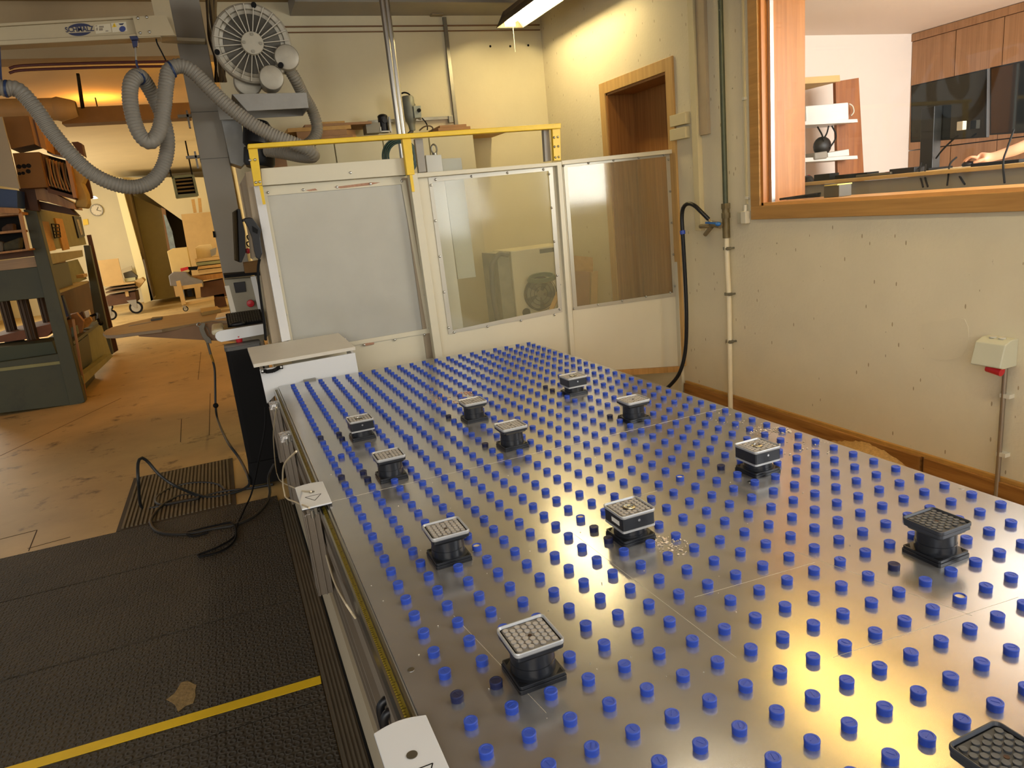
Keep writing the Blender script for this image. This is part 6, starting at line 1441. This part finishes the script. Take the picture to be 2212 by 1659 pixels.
castor(294, 664, YT2 - 0.1, 0.17, tr); castor(240, 680, 15.2, 0.13, tr); castor(234, 663, YT2 + 0.4, 0.12, tr)
# workbench with boxes
YB2 = 15.6
wb = thing('workbench', 'dark brown workbench piled with work, left of the grey column', 'workbench', PZ(440, 665, 0))
slab([(402, 600), (482, 590), (484, 600), (404, 610)], YB2, 0.9).build('bench_top', 'orange', wb, bevel=0.01)
slab([(432, 612), (482, 603), (490, 640), (434, 642)], YB2 + 0.1, 0.6).build('bench_drawer', 'darkwood', wb)
slab([(461, 638), (484, 634), (492, 668), (466, 672)], YB2 + 0.1, 0.1).build('leg', 'darkwood', wb)
tc_ = thing('tool_cart', 'small pine cart on castors in front of the workbench', 'cart', PZ(410, 668, 0))
slab([(380, 608), (389, 606), (402, 657), (393, 659)], YB2 - 0.5, 0.08).build('leg', 'ply', tc_)
slab([(374, 614), (382, 612), (388, 640), (380, 641)], YB2 + 0.3, 0.08).build('leg', 'ply', tc_)
slab([(390, 618), (436, 612), (438, 619), (392, 626)], YB2 - 0.48, 0.06).build('rail', 'ply', tc_)
slab([(393, 655), (462, 642), (463, 647), (394, 661)], YB2 - 0.45, 0.7).build('lower_shelf', 'ply', tc_)
slab([(404, 628), (414, 626), (417, 640), (407, 642)], YB2 + 0.1, 0.3).build('dark_tin', 'blackm', tc_)
castor(401, 667, YB2 - 0.5, 0.065, tc_)
tag(slab([(364, 596), (374, 588), (402, 588), (412, 598), (438, 606), (440, 620), (398, 621), (384, 618), (368, 618)], YB2 - 0.2, 0.5).build('grey_cloth', M('cloth_grey', '7C7A7A', 0.8, var=0.1, scale=4), bevel=0.02), 'grey cloth draped over the pine cart', 'cloth')
tag(slab([(361, 543), (372, 537), (404, 534), (413, 580), (408, 588), (372, 590)], YB2 + 0.1, 0.5).build('foam_block', M('foam', 'DCC488', 0.8, var=0.04), bevel=0.01), 'tall cream foam block on the cart in front of the chipboard panel', 'foam block')
tag(slab([(422, 535), (430, 530), (456, 527), (460, 536), (458, 556), (426, 560)], YB2 + 0.5, 0.4).build('foam_block', M('foam2', 'DCC490', 0.8, var=0.04), bevel=0.01), 'short cream foam block on the stack of boards by the column', 'foam block')
tag(slab([(454, 540), (468, 534), (466, 550), (456, 554)], YB2 + 0.4, 0.1).build('grey_tool', 'grey'), 'small grey tool beside the short foam block', 'tool')
for i in range(4):
    y = 560 + i * 8
    tag(slab([(421 + i * 2, y), (474 + i * 2, y - 6), (476 + i * 2, y), (423 + i * 2, y + 6)], YB2 + 0.2, 0.7).build('stacked_board', ('ply', 'green_l', 'board', 'ply')[i]), ('topmost of the four boards stacked on the workbench', 'second board from the top of the stack on the workbench', 'third board from the top of the stack on the workbench', 'lowest of the four boards stacked on the workbench')[i], 'board', 'boards stacked on the workbench')
t_ = thing('red_pliers', 'red handled clamps lying on the workbench', 'clamps', PY(400, 584, YB2 - 0.2))
slab([(389, 580), (406, 576), (407, 582), (391, 587)], YB2 - 0.25, 0.08).build('red_handle', 'red', t_, bevel=0.01); slab([(406, 577), (428, 575), (426, 583), (408, 584)], YB2 - 0.22, 0.08).build('clamp_jaw', 'blackm', t_)
tag(slab([(196, 423), (205, 424), (210, 428), (200, 429)], 12.0, 0.1).build('ceiling_lamp', glow('far_lamp', 'FFF4D8', 6)), 'small white glowing lamp far back above the clock', 'lamp')

# ================================================================== OFFICE BEHIND THE WINDOW
# tall shelf niche on the back wall
sn = thing('office_shelf', 'open office shelf with a brown side panel standing against the back wall', 'shelf', (5.2, OY - 0.2, 0.6))
MT['brownside'] = wood('brown_side', 'A0622E', '7C441C', axis=2)
yo = OY - 0.42
def oy(x, y, Y=None): return PY(x, y, yo if Y is None else Y)
B().prism([oy(1805, 176), oy(1855, 168, yo - 0.02), oy(1882, 670, yo - 0.02), oy(1817, 680)], (0, 0.03, 0)).build('side_panel', 'brownside', sn)
slab([(1738, 167), (1814, 162), (1815, 176), (1738, 181)], yo - 0.1, 0.4).build('top_board', 'ply', sn)
slab([(1738, 262), (1852, 257), (1853, 264), (1738, 270)], yo - 0.14, 0.3).build('shelf_board', 'white', sn)
slab([(1738, 341), (1852, 336), (1853, 343), (1738, 350)], yo - 0.14, 0.3).build('shelf_board', 'white', sn)
tag(slab([(1728, 93), (1738, 94), (1740, 400), (1729, 402)], yo - 0.25, 0.05).build('white_post', 'white'), 'narrow white upright right beside the window reveal in the office', 'post')
t_ = thing('printer', 'long white box standing on the upper office shelf', 'box', oy(1790, 262))
slab([(1741, 229), (1833, 221), (1834, 258), (1742, 266)], yo - 0.13, 0.2).build('box_body', 'white', t_, bevel=0.008)
B().tube([oy(1834, 224, yo - 0.05), oy(1842, 230, yo - 0.05), oy(1844, 242, yo - 0.05), oy(1838, 250, yo - 0.05)], 0.006, 6).build('box_cable', 'cream', t_)
for i, (a_, c_, e_) in enumerate((((1766, 274), (1775, 290), (1780, 305)), ((1790, 272), (1786, 288), (1778, 302)), ((1797, 272), (1806, 295), (1792, 320)))):
    tag(B().tube([oy(*a_, yo - 0.15), oy(*c_, yo - 0.15), oy(*e_, yo - 0.15)], 0.007, 6).build('office_cable', 'blackm'), ('left black cable hanging from the upper office shelf', 'middle black cable hanging from the upper office shelf', 'right black cable hanging from the upper office shelf')[i], 'cable')
tag(B().ball(oy(1776, 316, yo - 0.1), 0.085, (1.0, 0.7, 0.95)).build('webcam_ball', 'black'), 'round black device with cables on the lower office shelf', 'device')
tag(slab([(1788, 330), (1834, 322), (1835, 336), (1789, 340)], yo - 0.15, 0.15).build('small_white_box', 'white', bevel=0.005), 'small white box on the lower office shelf', 'box')
tag(slab([(1760, 330), (1788, 326), (1788, 342), (1761, 345)], yo - 0.16, 0.15).build('grey_pot', 'grey', bevel=0.01), 'grey pot in front of the round black device', 'pot')
t_ = thing('red_tool', 'red and black tool at the foot of the office shelf', 'tool', oy(1765, 395, yo - 0.3))
b = B(); b.tube([oy(1745, 380, yo - 0.3), oy(1755, 396, yo - 0.3), oy(1768, 392, yo - 0.3)], 0.018, 8); b.tube([oy(1766, 380, yo - 0.3), oy(1772, 386, yo - 0.3), oy(1778, 398, yo - 0.3)], 0.016, 8); b.build('red_handle', 'red', t_)
B().ball(oy(1745, 392, yo - 0.3), 0.05).build('black_head', 'black', t_)
# wall of wooden cupboards on the far side
MT['cup'] = wood('cupboard_veneer', 'A87C56', '8A6240', axis=2, fine=26)
def ox(x, y, X_): return PX(x, y, X_)
yk0 = OY - 0.001
ed = [yk0, ox(2065, 80, OX).y, ox(2169, 60, OX).y, ox(2280, 60, OX).y, ox(2400, 60, OX).y]
ztop = PX(1985, 78, OX).z
for i in range(4):
    for j, (z0_, z1_) in enumerate(((1.98, ztop - 0.04), (0.75, 1.97))):
        lb = ('first', 'second', 'third', 'fourth')[i] + (' upper' if j == 0 else ' lower') + ' wooden cupboard from the office corner' + (', above the monitors' if j == 0 else ', behind the monitors')
        t_ = thing('office_cupboard', lb, 'cupboard', (OX + 0.2, (ed[i] + ed[i + 1]) / 2, z0_), 'wooden cupboards in the office')
        B().box(OX + 0.02, ed[i + 1] + 0.002, z0_, OX + 0.5, ed[i] - 0.002, z1_).build('carcass', 'brownside', t_)
        B().box(OX, ed[i + 1] + 0.004, z0_, OX + 0.02, ed[i] - 0.004, z1_).build('cupboard_door', 'cup', t_)
        if j == 0 and i: 
            ye_ = ed[i] - 0.06; B().tube([(OX, ye_, 2.04), (OX - 0.03, ye_, 2.06), (OX - 0.035, ye_, 2.14), (OX - 0.03, ye_, 2.20), (OX, ye_, 2.22)], 0.006, 6).build('handle', 'steel', t_)
tag(B().box(OX - 0.01, ed[4], ztop - 0.035, OX + 0.5, yk0, 3.055).build('cornice_board', 'cup'), 'wooden filler board between the cupboards and the office ceiling', 'board')
# desk behind the sill
ZD = 1.70
dk = thing('office_desk', 'long wooden office desk behind the window sill', 'desk', (4.6, -1.5, 0.6))
B().box(4.1, -4.6, ZD + 0.06, 5.3, OY - 0.6, ZD + 0.085).build('desk_top', 'ply', dk, bevel=0.003)
B().box(4.13, -4.6, 0.65, 4.15, OY - 0.65, ZD + 0.058).build('modesty_panel', M('modesty_grey', '8E8880', 0.6), dk)
zd = ZD + 0.086
def mon(x0y0, x1y1, x2y2, x3y3, X_, lb, refl):
    pts_ = [PX(*p_, X_) for p_ in (x0y0, x1y1, x2y2, x3y3)]
    c_ = sum(pts_, Vector()) / 4; t_ = thing('office_monitor', lb, 'monitor', (c_.x, c_.y, zd), 'monitors on the office desk')
    B().prism(pts_, (0.03, 0, 0)).build('screen_housing', 'black', t_, bevel=0.003)
    cy_, cz_ = c_.y, c_.z
    inn = [c_ + (p_ - c_) * 0.955 + Vector((-0.0015, 0, 0)) for p_ in pts_]
    B().prism(inn, (0.001, 0, 0)).build('screen_glass', M('glossy_black_' + str(len(lb)), '08090B', 0.04, spec=0.8), t_)
    return t_, c_
m1_, c1_ = mon((1968, 185), (2133, 148), (2131, 297), (1966, 308), 4.75, 'left black office monitor on a thick black stand', True)
m2_, c2_ = mon((2138, 146), (2330, 105), (2328, 280), (2137, 292), 4.70, 'right black office monitor cut by the edge of the picture', True)
p_ = PX(1990, 250, 4.70); q_ = PX(1985, 385, 4.70)
B().box(4.66, PX(2022, 250, 4.68).y, zd, 4.74, PX(1994, 250, 4.68).y, p_.z + 0.05).build('stand', M('stand_black', '202224', 0.4), m1_, bevel=0.004)
B().box(4.55, PX(2022, 250, 4.68).y - 0.06, zd, 4.80, PX(1994, 250, 4.68).y + 0.1, zd + 0.015).build('stand_foot', 'blackm', m1_, bevel=0.003)
B().cyl((4.72, c2_.y, zd), (4.72, c2_.y, c2_.z), 0.02, n=12).build('stand', 'blackm', m2_)
b = B(); q0 = PX(2073, 272, 4.66); b.cbox(q0 + Vector((0.02, 0, 0.0)), 0.04, 0.045, 0.06); b.build('white_plug', 'cream', m1_, bevel=0.003)
B().tube([PX(2071, 292, 4.66), PX(2055, 305, 4.66), PX(2035, 325, 4.66), PX(2022, 342, 4.68)], 0.006, 6).build('screen_cable', 'blackm', m1_)
# person's hand on a mouse
YM2, XM = -1.45, 4.42
mo = PX(2080, 362, XM); zm = zd
t_ = thing('person', 'bare forearm and hand of a person at the desk holding a black mouse', 'person', (4.6, -1.9, zd))
hc = PX(2100, 352, XM + 0.02); hc.z = zm + 0.035
wr = PX(2140, 348, XM + 0.06); wr.z = zm + 0.045
el = PX(2205, 338, XM + 0.16); el.z = zm + 0.085
sh_ = PX(2300, 320, XM + 0.35); sh_.z = zm + 0.20
fw = (mo - wr); fw.z = 0; fw.normalize(); sd_ = Vector((fw.y, -fw.x, 0))
me = bpy.data.meshes.new('arm'); vs = [el, wr, wr + fw * 0.035 + Vector((0, 0, 0.004)), wr + fw * 0.075 + Vector((0, 0, 0.008)), sh_]; eg = [(0, 1), (1, 2), (2, 3), (0, 4)]; rad = [(0.036, 0.04), (0.022, 0.03), (0.024, 0.038), (0.016, 0.036), (0.045, 0.05)]
for k in range(4):
    o_ = sd_ * (-0.028 + k * 0.0185); base = wr + fw * 0.075 + Vector((0, 0, 0.008)) + o_ * 0.9
    L_ = (0.030, 0.036, 0.034, 0.026)[k]; n0 = len(vs)
    vs += [base, base + fw * L_ + Vector((0, 0, 0.010)) + o_ * 0.15, base + fw * (L_ * 1.75) + Vector((0, 0, -0.002)), base + fw * (L_ * 2.2) + Vector((0, 0, -0.020))]
    eg += [(3, n0), (n0, n0 + 1), (n0 + 1, n0 + 2), (n0 + 2, n0 + 3)]; rad += [(0.0092, 0.0092), (0.0088, 0.0088), (0.0080, 0.0080), (0.0070, 0.0070)]
n0 = len(vs); tb0 = wr + fw * 0.03 - sd_ * 0.03
vs += [tb0 - sd_ * 0.010 + Vector((0, 0, -0.006)), tb0 - sd_ * 0.022 + fw * 0.030 + Vector((0, 0, -0.014)), tb0 - sd_ * 0.020 + fw * 0.058 + Vector((0, 0, -0.022))]
eg += [(2, n0), (n0, n0 + 1), (n0 + 1, n0 + 2)]; rad += [(0.012, 0.012), (0.0105, 0.0105), (0.0085, 0.0085)]
me.from_pydata([v - Vector(t_['_o']) for v in vs], eg, [])
ao = bpy.data.objects.new('arm_and_hand', me); COL.objects.link(ao); ao.parent = t_; me.materials.append(MT['skin'])
sk = ao.modifiers.new('skin', 'SKIN')
for i, (a_, b_) in enumerate(rad): me.skin_vertices[0].data[i].radius = (a_, b_)
me.skin_vertices[0].data[0].use_root = True; me.skin_vertices[0].data[1].use_root = False
sb_ = ao.modifiers.new('sub', 'SUBSURF'); sb_.levels = 2; sb_.render_levels = 2; sk.use_smooth_shade = True
ms = thing('computer_mouse', 'black computer mouse under the hand on the office desk', 'mouse', (mo.x, mo.y, zm))
mc_ = wr + fw * 0.125; mc_.z = zm + 0.016
B().ball(mc_, 0.05, (1.0, 0.75, 0.42), 18, 10).build('mouse_body', 'black', ms)
pd2 = tag(B().box(4.30, mo.y - 0.25, zm + 0.0005, 4.62, mo.y + 0.1, zm + 0.004).build('mouse_pad', 'paper'), 'pale pad under the mouse on the office desk', 'mouse pad')
# desk clutter along the sill
zs = WZ0 + 0.0205
t_ = thing('dark_block', 'dark grey square block with a yellow pad on top on the window sill', 'block', PZ(1808, 412, zs))
cb0 = PX(1808, 404, 3.60)
B().box(3.55, cb0.y - 0.065, zs, 3.66, cb0.y + 0.065, zs + 0.075).build('block_body', 'grey_d', t_, bevel=0.003)
B().box(3.54, cb0.y - 0.06, zs + 0.0755, 3.67, cb0.y + 0.05, zs + 0.083).build('sticky_pad', M('sticky_yellow', 'D8CC78', 0.7), t_)
t_ = thing('pliers', 'black pliers lying at the left end of the window sill', 'pliers', PX(1740, 418, 3.55))
b = B()
for dy, dx in ((0, 0), (0.03, 0.02), (0.05, -0.02)):
    a_ = PX(1700, 424, 3.50); a_.z = zs + 0.012; e_ = PX(1772, 412, 3.58); e_.z = zs + 0.014
    b.bar(a_ + Vector((dx, dy, 0)), e_ + Vector((-dx, dy * 0.3, dy * 0.3)), 0.018, 0.016)
b.build('plier_arms', 'black', t_, bevel=0.003)
for i, ((x, y), sx_, sy_, sz_, mt_, lb) in enumerate((((1850, 388), 0.12, 0.30, 0.03, 'blackm', 'flat black binder on the desk left of the monitor stand'), ((1785, 385), 0.10, 0.16, 0.05, 'blackm', 'black folded object on the desk above the dark block'), ((1900, 388), 0.14, 0.30, 0.018, 'grey_d', 'dark notepad pile on the desk in front of the shelf'),
        ((1925, 384), 0.05, 0.07, 0.02, 'red', 'small red object on the desk left of the monitor stand'), ((1958, 382), 0.10, 0.20, 0.035, 'black', 'black keyboard edge beside the monitor stand'), ((1935, 390), 0.04, 0.05, 0.028, 'white', 'small white carton on the desk edge'), ((2160, 372), 0.12, 0.30, 0.02, 'blackm', 'black desk tray beside the hand'))):
    q_ = PX(x, y, 4.25); tag(B().cbox((4.25, q_.y, zd + sz_ / 2 + 0.0005), sx_, sy_, sz_).build('desk_item', mt_, bevel=0.004), lb, 'desk item')
for i, pts_ in enumerate((((1990, 352, 4.3), (1986, 372, 4.2), (1992, 396, 4.08), (1994, 404, 4.05)), ((2000, 356, 4.3), (1998, 380, 4.15), (2004, 403, 4.06)), ((2066, 340, 4.3), (2052, 355, 4.2), (2048, 385, 4.1), (2046, 400, 4.06)), ((2056, 372, 4.2), (2070, 378, 4.15), (2084, 398, 4.06)), ((2190, 280, 4.2), (2176, 320, 4.15), (2167, 350, 4.1), (2170, 395, 4.05)))):
    tag(B().tube([PX(*q) for q in pts_], 0.006, 6).build('desk_cable', 'blackm'), ('left thin cable dropping from the monitor stand', 'right thin cable dropping from the monitor stand', 'long cable looping down left of the mouse', 'short cable curling below the mouse', 'thick black cable at the right edge of the window')[i], 'cable')
